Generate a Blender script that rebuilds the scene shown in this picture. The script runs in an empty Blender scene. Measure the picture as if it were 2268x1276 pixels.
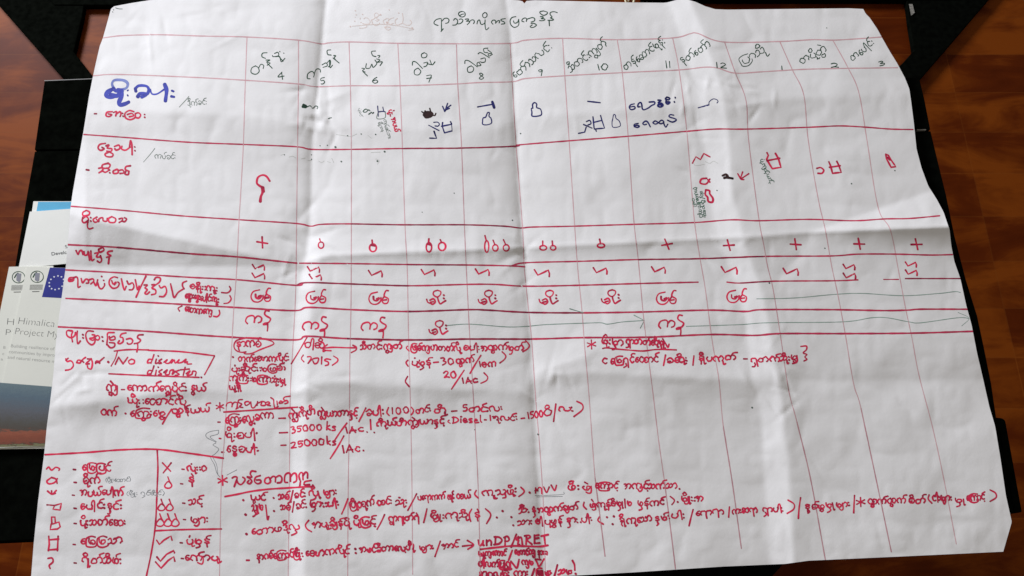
import bpy, math, random
import numpy as np
from mathutils import Vector

random.seed(7)
rng = np.random.default_rng(7)
R = math.radians
SC = bpy.context.scene

# ------------------------------------------------------------------ camera, world, lights, exposure
TABLE_Z = 0.45
PAPER_Z = TABLE_Z + 0.010
CAM_Z = PAPER_Z + 1.037
TILT = R(20.6)
F = 1780.0                                    # focal length in photo pixels (2268 wide)
cam = bpy.data.cameras.new('camera')
cam.sensor_fit = 'HORIZONTAL'; cam.sensor_width = 36.0; cam.lens = F / 2268 * 36
cam.clip_start = 0.02; cam.clip_end = 60
camo = bpy.data.objects.new('camera', cam); SC.collection.objects.link(camo)
camo.location = (0, 0, CAM_Z); camo.rotation_euler = (TILT, 0, 0)
SC.camera = camo

w = bpy.data.worlds.new('World'); SC.world = w; w.use_nodes = True
bg = w.node_tree.nodes['Background']
bg.inputs[0].default_value = (1.0, 0.95, 0.885, 1); bg.inputs[1].default_value = 0.235

def area(name, loc, target, sx, sy, energy, col):
    l = bpy.data.lights.new(name, 'AREA'); l.shape = 'RECTANGLE'; l.size = sx; l.size_y = sy
    l.energy = energy; l.color = col
    o = bpy.data.objects.new(name, l); SC.collection.objects.link(o)
    o.location = loc
    o.rotation_euler = (Vector(target) - Vector(loc)).to_track_quat('-Z', 'Y').to_euler()
    return o
area('window_light', (-2.7, 3.3, 1.85), (0, 0.4, TABLE_Z), 1.3, 0.95, 312, (0.895, 0.925, 1.0))
area('fill_light', (1.2, -0.6, 3.2), (0.2, 0.4, TABLE_Z), 2.0, 2.0, 7, (1.0, 0.93, 0.80))  # added fill for soft ambient bounce, no actual lamp hangs here

SC.view_settings.view_transform = 'Standard'
try: SC.view_settings.look = 'None'
except Exception: pass
SC.view_settings.exposure = 0.0; SC.view_settings.gamma = 1.0; SC.view_settings.use_curve_mapping = False

# ------------------------------------------------------------------ helpers
ct, st = math.cos(TILT), math.sin(TILT)
def un(px, py, z):
    """point of the photograph -> point of the plane at height z"""
    px = np.asarray(px, float); py = np.asarray(py, float); z = np.asarray(z, float)
    dx = (px - 1134) / F; dy = (638 - py) / F
    Y = dy * ct + st; Z = dy * st - ct
    t = (z - CAM_Z) / Z
    return np.stack([dx * t, Y * t, CAM_Z + Z * t], -1)

def link(name, me, mat, parent=None):
    o = bpy.data.objects.new(name, me); SC.collection.objects.link(o)
    if mat: me.materials.append(mat)
    if parent: o.parent = parent
    return o
def mesh(name, verts, faces, mat, parent=None, smooth=False):
    me = bpy.data.meshes.new(name)
    me.from_pydata([tuple(map(float, v)) for v in verts], [], faces)
    if smooth: me.polygons.foreach_set('use_smooth', [True] * len(me.polygons))
    me.update()
    return link(name, me, mat, parent)
def tag(o, label, cat, group=None):
    o['label'] = label; o['category'] = cat
    if group: o['group'] = group
    return o
def prism_data(pts, ztop, zbot):
    t = un([p[0] for p in pts], [p[1] for p in pts], ztop)
    n = len(pts)
    b = t.copy(); b[:, 2] = zbot
    v = np.concatenate([t, b])
    # orientation: make the top face look up
    a = 0
    for i in range(n):
        j = (i + 1) % n; a += t[i, 0] * t[j, 1] - t[j, 0] * t[i, 1]
    idx = list(range(n)) if a > 0 else list(range(n))[::-1]
    f = [idx, [i + n for i in idx[::-1]]]
    for k in range(n):
        i, j = idx[k], idx[(k + 1) % n]
        f.append([i, i + n, j + n, j])
    return v, f
def prism(name, pts, ztop, zbot, mat, parent=None, bevel=0.0):
    v, f = prism_data(pts, ztop, zbot)
    o = mesh(name, v, f, mat, parent)
    if bevel:
        m = o.modifiers.new('Bevel', 'BEVEL'); m.width = bevel; m.segments = 2; m.limit_method = 'ANGLE'
    return o
def sheet(name, pts, z, mat, parent=None):
    t = un([p[0] for p in pts], [p[1] for p in pts], z)
    a = sum(t[i, 0] * t[(i + 1) % len(t), 1] - t[(i + 1) % len(t), 0] * t[i, 1] for i in range(len(t)))
    idx = list(range(len(t)))
    return mesh(name, t, [idx if a > 0 else idx[::-1]], mat, parent)

def mat_new(name):
    m = bpy.data.materials.new(name); m.use_nodes = True
    nt = m.node_tree
    return m, nt, nt.nodes['Principled BSDF']
def plain(name, col, rough=0.6, spec=0.3, var=0.0, scale=60):
    m, nt, b = mat_new(name)
    b.inputs['Roughness'].default_value = rough
    b.inputs['Specular IOR Level'].default_value = spec
    if var:
        n = nt.nodes.new('ShaderNodeTexNoise'); n.inputs['Scale'].default_value = scale; n.inputs['Detail'].default_value = 4
        tc = nt.nodes.new('ShaderNodeTexCoord'); nt.links.new(tc.outputs['Object'], n.inputs['Vector'])
        r = nt.nodes.new('ShaderNodeValToRGB'); nt.links.new(n.outputs['Fac'], r.inputs['Fac'])
        r.color_ramp.elements[0].position = 0.3; r.color_ramp.elements[1].position = 0.7
        r.color_ramp.elements[0].color = tuple(c * (1 - var) for c in col) + (1,)
        r.color_ramp.elements[1].color = tuple(min(1, c * (1 + var)) for c in col) + (1,)
        nt.links.new(r.outputs['Color'], b.inputs['Base Color'])
    else:
        b.inputs['Base Color'].default_value = col + (1,)
    return m

# ------------------------------------------------------------------ materials
def wood_material():
    m, nt, b = mat_new('floor_wood')
    N, L = nt.nodes, nt.links
    tc = N.new('ShaderNodeTexCoord')
    mp = N.new('ShaderNodeMapping'); L.new(tc.outputs['Object'], mp.inputs['Vector'])
    mp.inputs['Location'].default_value = (-0.05, -0.02, 0)
    br = N.new('ShaderNodeTexBrick'); L.new(mp.outputs['Vector'], br.inputs['Vector'])
    br.offset = 0.0; br.inputs['Scale'].default_value = 1.0
    br.inputs['Brick Width'].default_value = 0.92; br.inputs['Row Height'].default_value = 0.10
    br.inputs['Mortar Size'].default_value = 0.0012; br.inputs['Mortar Smooth'].default_value = 0.3
    br.inputs['Color1'].default_value = (0.0, 0.0, 0.0, 1); br.inputs['Color2'].default_value = (1, 1, 1, 1)
    br.inputs['Mortar'].default_value = (0.5, 0.5, 0.5, 1)
    mg = N.new('ShaderNodeMapping'); L.new(tc.outputs['Object'], mg.inputs['Vector'])
    mg.inputs['Scale'].default_value = (2.6, 8, 1)
    g = N.new('ShaderNodeTexNoise'); g.inputs['Scale'].default_value = 1.6; g.inputs['Detail'].default_value = 7
    g.inputs['Roughness'].default_value = 0.62; g.inputs['Distortion'].default_value = 0.8
    L.new(mg.outputs['Vector'], g.inputs['Vector'])
    bl = N.new('ShaderNodeTexNoise'); bl.inputs['Scale'].default_value = 9; bl.inputs['Detail'].default_value = 3
    L.new(tc.outputs['Object'], bl.inputs['Vector'])
    a1 = N.new('ShaderNodeMath'); a1.operation = 'MULTIPLY_ADD'; a1.inputs[1].default_value = 0.55
    L.new(bl.outputs['Fac'], a1.inputs[0])
    L.new(g.outputs['Fac'], a1.inputs[2])
    a2 = N.new('ShaderNodeMath'); a2.operation = 'MULTIPLY_ADD'; a2.inputs[1].default_value = 0.20
    L.new(br.outputs['Color'], a2.inputs[0]); L.new(a1.outputs[0], a2.inputs[2])
    cr = N.new('ShaderNodeValToRGB'); L.new(a2.outputs[0], cr.inputs['Fac'])
    e = cr.color_ramp.elements
    e[0].position = 0.50; e[0].color = (0.040, 0.0055, 0.0008, 1)
    e[1].position = 1.10; e[1].color = (0.150, 0.033, 0.0030, 1)
    k = cr.color_ramp.elements.new(0.79); k.color = (0.074, 0.0120, 0.0013, 1)
    mo = N.new('ShaderNodeMixRGB'); mo.inputs['Color2'].default_value = (0.17, 0.055, 0.010, 1)
    mf = N.new('ShaderNodeMath'); mf.operation = 'MULTIPLY'; mf.inputs[1].default_value = 0.18
    L.new(br.outputs['Fac'], mf.inputs[0]); L.new(mf.outputs[0], mo.inputs['Fac'])
    L.new(cr.outputs['Color'], mo.inputs['Color1']); L.new(mo.outputs['Color'], b.inputs['Base Color'])
    b.inputs['Roughness'].default_value = 0.46; b.inputs['Specular IOR Level'].default_value = 0.03
    return m
FLOOR = wood_material()
BLACK = plain('black_lacquer', (0.0022, 0.0026, 0.0020), 0.6, 0.0, 0.4, 90)
EDGEHIGHLIGHT = plain('painted_edge_highlight', (0.10, 0.095, 0.085), 0.5, 0.3)  # grey standing in for the highlight on the black table edge
SCUFF = plain('grey_scuff', (0.20, 0.19, 0.17), 0.8, 0.1, 0.4, 300)

def paper_material():
    m, nt, b = mat_new('chart_paper')
    N, L = nt.nodes, nt.links
    tc = N.new('ShaderNodeTexCoord')
    n = N.new('ShaderNodeTexNoise'); n.inputs['Scale'].default_value = 7; n.inputs['Detail'].default_value = 5
    L.new(tc.outputs['Object'], n.inputs['Vector'])
    r = N.new('ShaderNodeValToRGB'); L.new(n.outputs['Fac'], r.inputs['Fac'])
    r.color_ramp.elements[0].position = 0.3; r.color_ramp.elements[1].position = 0.7
    r.color_ramp.elements[0].color = (0.72, 0.705, 0.70, 1); r.color_ramp.elements[1].color = (0.755, 0.742, 0.74, 1)
    L.new(r.outputs['Color'], b.inputs['Base Color'])
    b.inputs['Roughness'].default_value = 0.75; b.inputs['Specular IOR Level'].default_value = 0.15
    f = N.new('ShaderNodeTexNoise'); f.inputs['Scale'].default_value = 260; f.inputs['Detail'].default_value = 3
    L.new(tc.outputs['Object'], f.inputs['Vector'])
    bp = N.new('ShaderNodeBump'); bp.inputs['Strength'].default_value = 0.10; bp.inputs['Distance'].default_value = 0.001
    L.new(f.outputs['Fac'], bp.inputs['Height']); L.new(bp.outputs['Normal'], b.inputs['Normal'])
    return m
PAPER = paper_material()

def ink(name, col, dark, rough=0.7):
    m, nt, b = mat_new(name)
    at = nt.nodes.new('ShaderNodeAttribute'); at.attribute_name = 'tone'
    tc = nt.nodes.new('ShaderNodeTexCoord')
    n = nt.nodes.new('ShaderNodeTexNoise'); n.inputs['Scale'].default_value = 170; n.inputs['Detail'].default_value = 2
    nt.links.new(tc.outputs['Object'], n.inputs['Vector'])
    ad = nt.nodes.new('ShaderNodeMath'); ad.operation = 'MULTIPLY_ADD'; ad.inputs[1].default_value = 0.55
    nt.links.new(n.outputs['Fac'], ad.inputs[0]); nt.links.new(at.outputs['Fac'], ad.inputs[2])
    sb = nt.nodes.new('ShaderNodeMath'); sb.operation = 'SUBTRACT'; sb.inputs[1].default_value = 0.26; sb.use_clamp = True
    nt.links.new(ad.outputs[0], sb.inputs[0])
    mx = nt.nodes.new('ShaderNodeMixRGB'); mx.inputs['Color1'].default_value = col + (1,); mx.inputs['Color2'].default_value = dark + (1,)
    nt.links.new(sb.outputs[0], mx.inputs['Fac']); nt.links.new(mx.outputs['Color'], b.inputs['Base Color'])
    b.inputs['Roughness'].default_value = rough; b.inputs['Specular IOR Level'].default_value = 0.12
    return m
RED = ink('red_marker', (0.72, 0.030, 0.090), (0.27, 0.012, 0.042))
REDLINE = ink('red_ruled_line', (0.58, 0.048, 0.105), (0.20, 0.015, 0.045))
PALELINE = ink('faded_ruled_line', (0.64, 0.40, 0.42), (0.46, 0.22, 0.25))
BLUE = ink('blue_marker', (0.055, 0.075, 0.46), (0.02, 0.022, 0.20))
BLUEWASH = ink('thin_blue_marker', (0.22, 0.27, 0.55), (0.08, 0.10, 0.35))
NAVY = ink('navy_marker', (0.024, 0.026, 0.15), (0.009, 0.009, 0.05))
BLACKINK = ink('black_pen', (0.024, 0.080, 0.046), (0.009, 0.030, 0.017))
GREYINK = ink('grey_pen', (0.16, 0.20, 0.17), (0.06, 0.09, 0.07))
GREENPEN = ink('green_pen', (0.10, 0.19, 0.14), (0.03, 0.07, 0.05))
GREENLINE = ink('thin_green_pen', (0.26, 0.36, 0.31), (0.08, 0.14, 0.11))
GHOSTGREY = ink('show_through_grey', (0.56, 0.56, 0.53), (0.42, 0.43, 0.40))
PENCIL = ink('pencil', (0.30, 0.31, 0.32), (0.15, 0.16, 0.17))
GHOST = ink('faded_pink', (0.66, 0.57, 0.53), (0.60, 0.46, 0.42))
BROWNINK = ink('brown_blot', (0.045, 0.018, 0.018), (0.015, 0.008, 0.008))

# ------------------------------------------------------------------ floor, black frames, table
s = 4.5
fl = mesh('floor', [(-s, -s, 0), (s, -s, 0), (s, s, 0), (-s, s, 0)], [(0, 1, 2, 3)], FLOOR)
fl['kind'] = 'structure'

def frame(label, leg, rail, grp):
    e = bpy.data.objects.new('black_frame', None); SC.collection.objects.link(e)
    c = un(rail[0][0], rail[0][1], 0.0); e.location = c; e['label'] = label; e['category'] = 'frame'; e['group'] = grp
    for nm, pts, zt in (('leg', leg, 0.014), ('rail', rail, 0.016)):
        o = prism(nm, pts, zt, 0.0, BLACK, None, 0.002)
        o.parent = e; o.location = -Vector(c)
    return e
frame('black floor frame with a slanted leg behind the left end of the table',
      [(-110, -112), (0, 15), (142, 177), (232, 280), (330, 300), (206, 170), (163, 115), (181, 40), (192, -30)],
      [(-140, -260), (760, -260), (700, 11), (520, 11), (183, 11), (120, 11)], 'black frames behind the table')
fr = frame('black floor frame with a scuffed slanted leg behind the right end of the table',
      [(2300, -130), (2190, 0), (2044, 170), (1975, 250), (1880, 250), (2001, 138), (2024, 112), (2014, 50), (2004, -30)],
      [(1408, -260), (2330, -260), (2240, -40), (2120, -1), (2005, -1), (1420, -1)], 'black frames behind the table')
o = sheet('scuff', [(2013, 9), (2021, 9), (2026, 28), (2018, 35)], 0.0165, SCUFF); o.parent = fr
o.location = -fr.location

# table
TB = bpy.data.objects.new('low_table', None); SC.collection.objects.link(TB); TB.location = (0, 0.3, 0)
tag(TB, 'low black lacquered table under the paper chart', 'table')
def tpart(o):
    o.parent = TB; o.location = Vector(o.location) - TB.location
    return o
tpart(prism('rear_board', [(98, 180), (204, 175.5), (1000, 172), (2036, 172), (2048, 220), (2061, 287), (1000, 322), (76, 332)], TABLE_Z, TABLE_Z - 0.035, BLACK, None, 0.0012))
tpart(prism('main_board', [(76.5, 335), (1000, 325), (2061.5, 290), (2078, 359), (2096, 432), (2115, 524), (2140, 620), (2165, 700), (2180, 770), (2196, 850), (2207, 925), (2247, 1136), (76, 1196), (-60, 1202), (8, 760), (33, 589), (59.5, 430)], TABLE_Z, TABLE_Z - 0.035, BLACK, None, 0.0012))
tpart(prism('edge_highlight', [(98, 179.6), (204, 175.1), (420, 173.4), (420, 172.2), (204, 173.8), (98, 178.0)], TABLE_Z - 0.0002, TABLE_Z - 0.03, EDGEHIGHLIGHT))  # rear edge highlight, painted as a lighter grey strip
tpart(prism('side_bracket', [(2206, 924), (2222, 926), (2228, 932), (2265, 1135), (2247, 1135)], TABLE_Z - 0.004, TABLE_Z - 0.06, BLACK, None, 0.002))
tpart(prism('seam_pin', [(2031, 286.5), (2051, 286.5), (2051, 288.2), (2031, 288.2)], TABLE_Z + 0.0008, TABLE_Z - 0.01, SCUFF))
tpart(prism('base_plate', [(420, 760), (1700, 760), (1738, 1200), (1733, 1252), (1690, 1300), (320, 1330)], 0.05, 0.0, BLACK, None, 0.002))
def box(name, x0, x1, y0, y1, z0, z1, mat):
    v = [(x, y, z) for z in (z0, z1) for (x, y) in ((x0, y0), (x1, y0), (x1, y1), (x0, y1))]
    return mesh(name, v, [(3, 2, 1, 0), (4, 5, 6, 7), (0, 1, 5, 4), (1, 2, 6, 5), (2, 3, 7, 6), (3, 0, 4, 7)], mat)
for x in (-0.52, 0.42):
    for y in (0.10, 0.36):
        tpart(box('leg', x, x + 0.05, y, y + 0.05, 0.0505, TABLE_Z - 0.0352, BLACK))

# cream cord lying on the floor behind the chart
def tube(name, pts, r, mat, seg=8):
    cu = bpy.data.curves.new(name, 'CURVE'); cu.dimensions = '3D'; cu.bevel_depth = r; cu.bevel_resolution = 2
    sp = cu.splines.new('NURBS'); sp.points.add(len(pts) - 1); sp.use_endpoint_u = True; sp.order_u = 3
    for p, q in zip(sp.points, pts): p.co = (*q, 1)
    t = bpy.data.objects.new(name, cu); SC.collection.objects.link(t)
    dg = bpy.context.evaluated_depsgraph_get()
    me = bpy.data.meshes.new_from_object(t.evaluated_get(dg))
    bpy.data.objects.remove(t); me.name = name
    me.materials.clear()
    me.polygons.foreach_set('use_smooth', [True] * len(me.polygons))
    return link(name, me, mat)
CORD = plain('cream_cord', (0.62, 0.55, 0.38), 0.6, 0.3)
cp = [(1380, -60), (1381, -20), (1386, 6), (1389, 10), (1392, 0), (1398, -8), (1402, 2), (1404, 8), (1405, -10), (1412, -60)]
tag(tube('cord', [tuple(un(a, b, 0.006 + 0.004 * (i % 3))) for i, (a, b) in enumerate(cp)], 0.0022, CORD),
    'short loop of cream cord on the floor behind the chart', 'cord')

# ------------------------------------------------------------------ ribbons of ink
def smooth_pts(p, step=1.6, closed=False):
    p = np.asarray(p, float)
    if len(p) < 3:
        a = p
        n = max(2, int(np.hypot(*(a[-1] - a[0])) / step) + 1)
        t = np.linspace(0, 1, n)[:, None]
        return a[0] * (1 - t) + a[-1] * t
    P = np.vstack([2 * p[0] - p[1], p, 2 * p[-1] - p[-2]])
    out = []
    for i in range(1, len(P) - 2):
        a, b, c, d = P[i - 1], P[i], P[i + 1], P[i + 2]
        n = max(2, int(np.hypot(*(c - b)) / step) + 1)
        t = np.linspace(0, 1, n, endpoint=False)[:, None]
        out.append(0.5 * (2 * b + (c - a) * t + (2 * a - 5 * b + 4 * c - d) * t ** 2 + (3 * b - a - 3 * c + d) * t ** 3))
    out.append(p[-1:])
    return np.vstack(out)

FAT = {'red_marker': 0.91, 'red_ruled_line': 0.92, 'faded_ruled_line': 1.1}
class Ink:
    """collects pen strokes given in photo pixels and builds one mesh lying on a surface"""
    def __init__(s, name, mat, label=None):
        s.name, s.mat, s.label = name, mat, label; s.strokes = []
        s.fat = FAT.get(mat.name, 1.0)
    def stroke(s, pts, wd, soft=True, tone=None):
        s.strokes.append((np.asarray(pts, float), wd, soft, tone))
    def dot(s, x, y, r):
        s.strokes.append((np.array([(x - r * .25, y - r * .2), (x + r * .25, y + r * .2)]), 2 * r, True, 0.75))
    def build(s, surf, parent, base=0.00007):
        V, Fc, C = [], [], []
        nv = 0
        for k, (pts, wd, soft, tone) in enumerate(s.strokes):
            q = smooth_pts(pts) if soft else np.vstack([smooth_pts(pts[i:i + 2], 6) for i in range(len(pts) - 1)])
            keep = [0] + [i for i in range(1, len(q)) if np.hypot(*(q[i] - q[i - 1])) > 0.15]
            q = q[keep]
            if len(q) < 2: continue
            n = len(q)
            d = np.gradient(q, axis=0); ln = np.hypot(d[:, 0], d[:, 1]) + 1e-9
            t = d / ln[:, None]; nn = np.stack([-t[:, 1], t[:, 0]], 1)
            cum = np.concatenate([[0], np.cumsum(np.hypot(*np.diff(q, axis=0).T))])
            L = cum[-1]
            ph = rng.uniform(0, 6.28, 2)
            wv = 1 + 0.10 * np.sin(cum / 9 + ph[0]) + 0.07 * np.sin(cum / 3.7 + ph[1])
            hw = wd * s.fat * 0.5 * wv
            # round caps
            cap = np.array([0.0, 0.45, 0.8, 0.97])
            q0 = [q[0] - t[0] * hw[0] * (1 - c) * 0.9 for c in (0.0, 0.25, 0.6)]
            q1 = [q[-1] + t[-1] * hw[-1] * (1 - c) * 0.9 for c in (0.6, 0.25, 0.0)]
            qq = np.vstack([q0, q, q1])
            NN = np.vstack([[nn[0]] * 3, nn, [nn[-1]] * 3])
            HW = np.concatenate([[hw[0] * .22, hw[0] * .68, hw[0] * .93], hw, [hw[-1] * .93, hw[-1] * .68, hw[-1] * .22]])
            m = len(qq)
            lft = qq + NN * HW[:, None]; rgt = qq - NN * HW[:, None]
            eps = base + (k % 24) * 0.000003 + np.linspace(0, 0.0000025, m)
            b0 = rng.uniform(0.0, 0.42) if tone is None else tone
            cq = np.concatenate([[0, 0, 0], cum, [L] * 3])
            tn = b0 + 0.45 * np.exp(-cq / (wd * 0.9)) * (tone is None) + 0.35 * np.exp(-(L - cq) / (wd * 0.9)) * (tone is None) + 0.12 * np.sin(cq / 14 + ph[1])
            for side in (lft, qq, rgt):
                V.append(surf(side[:, 0], side[:, 1], eps))
                C.append(tn)
            for i in range(m - 1):
                Fc.append((nv + i, nv + m + i, nv + m + i + 1, nv + i + 1))
                Fc.append((nv + m + i, nv + 2 * m + i, nv + 2 * m + i + 1, nv + m + i + 1))
            nv += 3 * m
        if not V: return None
        V = np.vstack(V); C = np.concatenate(C)
        me = bpy.data.meshes.new(s.name)
        me.from_pydata(V.tolist(), [], Fc)
        at = me.attributes.new('tone', 'FLOAT', 'POINT'); at.data.foreach_set('value', np.clip(C, 0, 1).astype(np.float32))
        me.update()
        o = link(s.name, me, s.mat, parent)
        if s.label: o['label'] = s.label
        return o

# ------------------------------------------------------------------ the shape of the creased paper
def vnoise(x, y, seed):
    xi = np.floor(x).astype(np.int64); yi = np.floor(y).astype(np.int64)
    fx = x - xi; fy = y - yi
    fx = fx * fx * (3 - 2 * fx); fy = fy * fy * (3 - 2 * fy)
    def h(a, b):
        v = (a * 374761393 + b * 668265263 + seed * 1274126177) & 0xffffffff
        v = ((v ^ (v >> 13)) * 1274126177) & 0xffffffff
        return ((v ^ (v >> 16)) & 0xffff) / 32767.5 - 1
    return (h(xi, yi) * (1 - fx) + h(xi + 1, yi) * fx) * (1 - fy) + (h(xi, yi + 1) * (1 - fx) + h(xi + 1, yi + 1) * fx) * fy
def crease(d, A, wl, wr, soft=5.0):
    """asymmetric ridge (A > 0) or valley (A < 0): d is the signed distance in px"""
    a = np.sqrt(d * d + soft * soft) - soft
    return A * np.exp(-a / np.where(d < 0, wl, wr))
def interp(v, pts):
    p = np.asarray(pts, float)
    return np.interp(v, p[:, 0], p[:, 1])
def bump(x, lo, hi, f):
    a = np.clip((x - lo) / f, 0, 1); b = np.clip((hi - x) / f, 0, 1)
    a = a * a * (3 - 2 * a); b = b * b * (3 - 2 * b)
    return a * b
MM = 0.001
# vertical folds are given as (y, x), horizontal folds as (x, y)
V1 = [(0, 722), (95, 714), (320, 692), (500, 687), (560, 680), (640, 660), (760, 650), (900, 646), (1276, 640)]
V2 = [(0, 1120), (100, 1132), (320, 1144), (500, 1155), (640, 1167), (760, 1177), (890, 1184), (1060, 1192), (1276, 1206)]
V3 = [(0, 1505), (90, 1535), (200, 1572), (300, 1586), (420, 1594), (560, 1628), (650, 1662), (900, 1708), (1080, 1722), (1276, 1735)]
HA = [(150, 243), (540, 252), (760, 284), (1100, 284), (1150, 262), (1400, 240), (1560, 231), (1800, 214), (2030, 205)]
HB = [(100, 590), (660, 590), (700, 574), (731, 566), (900, 559), (1150, 549), (1600, 529), (1800, 514), (2110, 503)]
HC = [(100, 905), (420, 862), (640, 872), (720, 846), (900, 852), (1150, 868), (1185, 838), (1290, 822), (1500, 834), (1690, 842), (1800, 845), (2180, 842)]
CRINK = []
_r = random.Random(21)
for (cx, cy, sp, n, A) in ((700, 270, 45, 26, 0.75), (1590, 240, 60, 26, 0.75), (680, 565, 45, 14, 0.7), (1160, 560, 50, 12, 0.6), (1690, 850, 60, 14, 0.7),
                           (690, 880, 50, 12, 0.5), (150, 870, 40, 10, 0.7), (1185, 850, 40, 10, 0.6), (1130, 210, 90, 10, 0.4), (320, 60, 110, 12, 0.5),
                           (1640, 545, 60, 10, 0.5), (1950, 560, 80, 8, 0.4), (480, 520, 160, 10, 0.3), (1800, 1220, 180, 10, 0.3), (1300, 1230, 180, 8, 0.3)):
    for i in range(n):
        CRINK.append((cx + _r.gauss(0, sp), cy + _r.gauss(0, sp * .8), _r.uniform(0, math.pi), _r.uniform(12, 46), _r.choice((-1, 1)) * _r.uniform(.3, 1) * A, _r.uniform(2.5, 6.5)))

def height(x, y):
    """height of the sheet above the table, metres, at photo point x, y"""
    x = np.asarray(x, float); y = np.asarray(y, float)
    h = np.full(np.broadcast(x, y).shape, 10.0)
    wob = 3.5 * vnoise(x / 60, y / 60, 3)
    # vertical fold by month 5: a valley above, a raised strip below
    d = x - interp(y, V1) + wob * .5
    up = np.clip((640 - y) / 120, 0, 1)
    h += up * (crease(d, -6.4, 32, 110, 2) + crease(d, -.5, 5, 5, 1)) + (1 - up) * (crease(d, -3.8, 60, 22, 4) + crease(d - 34, 4.2, 22, 75, 6))
    d = x - interp(y, V2) + wob * .4
    h += (crease(d, -5.6, 30, 95, 2) + crease(d, -.6, 6, 6, 1)) * np.clip(0.55 + 0.45 * vnoise(y / 170, x * 0, 8) + .35, .3, 1.2)
    d = x - interp(y, V3) + wob * .6
    h += crease(d + 28, -2.8, 90, 26, 5) + crease(d - 28, 4.4, 26, 80, 6)
    h += crease(x - interp(y, [(0, 325), (560, 290), (1276, 262)]), -1.5, 70, 50, 6)
    h += crease(x - interp(y, [(0, 450), (560, 415), (1276, 380)]), 1.2, 60, 90, 6)
    h += crease(x - interp(y, [(0, 930), (640, 935), (1276, 930)]), 1.3, 90, 90, 8)
    h += crease(x - interp(y, [(0, 1330), (640, 1400), (1276, 1475)]), 1.0, 60, 90, 8)
    h += crease(x - interp(y, [(0, 1800), (640, 1905), (1276, 2000)]), 1.4, 90, 120, 8)
    # horizontal folds
    d = y - interp(x, HA) + wob * .7
    h += crease(d, 5.0, 130, 42, 8) * np.clip(.75 + .4 * vnoise(x / 210, x * 0, 5), .3, 1.2)
    yb = interp(x, HB)
    d = y - yb + wob * .3
    h += (crease(d, 3.7, 80, 22, 1.6) + crease(d, .6, 5, 5, 1)) * bump(x, 650, 2200, 60)
    # left facet that faces the viewer
    ramp = np.clip((662 - x) / 510, 0, 1)
    yr = 592 - 112 * ramp - 3
    hx = 16.0 * ramp * np.clip((x - 100) / 90, .35, 1)
    t = np.clip((590 - y) / np.maximum(590 - yr, 3), 0, 1)
    a = np.sqrt(np.maximum(yr - y, 0) ** 2 + 64) - 8
    h += np.where(y < yr, hx * np.exp(-a / 190), hx * t) * np.where(x < 664, 1, 0)
    # right facet that faces the light
    rr = np.clip((x - 1790) / 270, 0, 1)
    yd = 516 - 92 * rr
    hx = 12.0 * rr
    t = np.clip((y - yd) / np.maximum(yb - yd, 3), 0, 1)
    h += np.where(y < yb, hx * t, hx * np.exp(-(y - yb) / 48))
    d = y - interp(x, HC) + wob * .6
    h += crease(d, 4.6, 95, 34, 7) * bump(x, 60, 1760, 120) * np.clip(.8 + .4 * vnoise(x / 190, x * 0, 15), .4, 1.2)
    h += crease(d, -2.6, 30, 80, 5) * bump(x, 1700, 2300, 100)
    d = y - (828 + (1181 - x) * 0.33)
    h += crease(d, 1.6, 20, 30, 3) * bump(x, 1170, 1330, 40)
    # facets and small crumples
    h += 1.5 * vnoise(x / 230 + 3.1, y / 170 + 1.7, 1) + 1.0 * vnoise(x / 110, y / 95, 2)
    h += 0.9 * np.abs(vnoise(x / 62 + .4 * vnoise(x / 40, y / 40, 12), y / 70, 4)) + 0.38 * np.abs(vnoise(x / 27, y / 31, 6)) + 0.035 * vnoise(x / 8, y / 9, 9)
    for (cx, cy, an, ln, A, wd) in CRINK:
        m = (np.abs(x - cx) < ln * 2.2 + 30) & (np.abs(y - cy) < ln * 2.2 + 30)
        if not m.any(): continue
        xx = x[m] - cx; yy = y[m] - cy
        u = xx * math.cos(an) + yy * math.sin(an); v = -xx * math.sin(an) + yy * math.cos(an)
        h[m] += A * 1.8 * np.exp(-(np.sqrt(v * v + 1) - 1) / wd) * np.exp(-(u / ln) ** 2)
    # top edge: the sheet lifts off the table at the far middle and dips at its corners
    h += 5.0 * np.exp(-np.maximum(y, 0) / 90) * bump(x, 280, 1180, 250) * 0.6
    h += -2.5 * np.clip((x - 1500) / 700, 0, 1)
    # never below the table top or the booklets under the left edge
    lo = 1.2 + 4.2 * np.clip((260 - x) / 120, 0, 1) * np.clip((y - 400) / 60, 0, 1)
    k = 1.2
    h = lo + k * np.log1p(np.exp(np.clip((h - lo) / k, -30, 30)))
    return h * MM
EDGE_L = [(253, 14), (246, 19), (238, 48), (228, 84), (221, 102), (212, 141), (205, 173), (197, 214), (185, 290), (173, 358), (161, 426), (156, 461), (151, 531), (146, 588),
          (137, 655), (128, 723), (123, 768), (118, 831), (111, 890), (104, 942), (98, 1004), (84, 1113), (74.5, 1206), (69, 1276), (62, 1345)]
EDGE_R = [(1912, 20), (1917, 30), (1926, 39), (1943, 64), (1956, 88), (1972, 116), (1987, 140), (2004, 172), (2014, 197), (2018, 225), (2024, 272), (2030, 330), (2041, 372), (2056, 412),
          (2075, 442), (2090, 470), (2099, 497), (2103, 508), (2107, 545), (2114, 580), (2127, 617), (2140, 676), (2152, 720), (2164, 782), (2178, 842), (2191, 900), (2204, 944),
          (2216, 1016), (2228, 1098), (2241, 1156), (2222, 1222)]
EDGE_T = [(253, 14), (290, 7), (334, 0), (450, -10), (700, -16), (950, -12), (1100, -3), (1150, 1), (1158, 3), (1161, 8.5), (1166, 2), (1185, 0.5), (1290, 3), (1395, 5.5), (1470, 6.2), (1478, 5.5),
          (1502, -1), (1520, -1.5), (1540, 4), (1562, 14), (1584, 20.5), (1610, 21.5), (1740, 20), (1880, 18.5), (1912, 20)]
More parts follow.
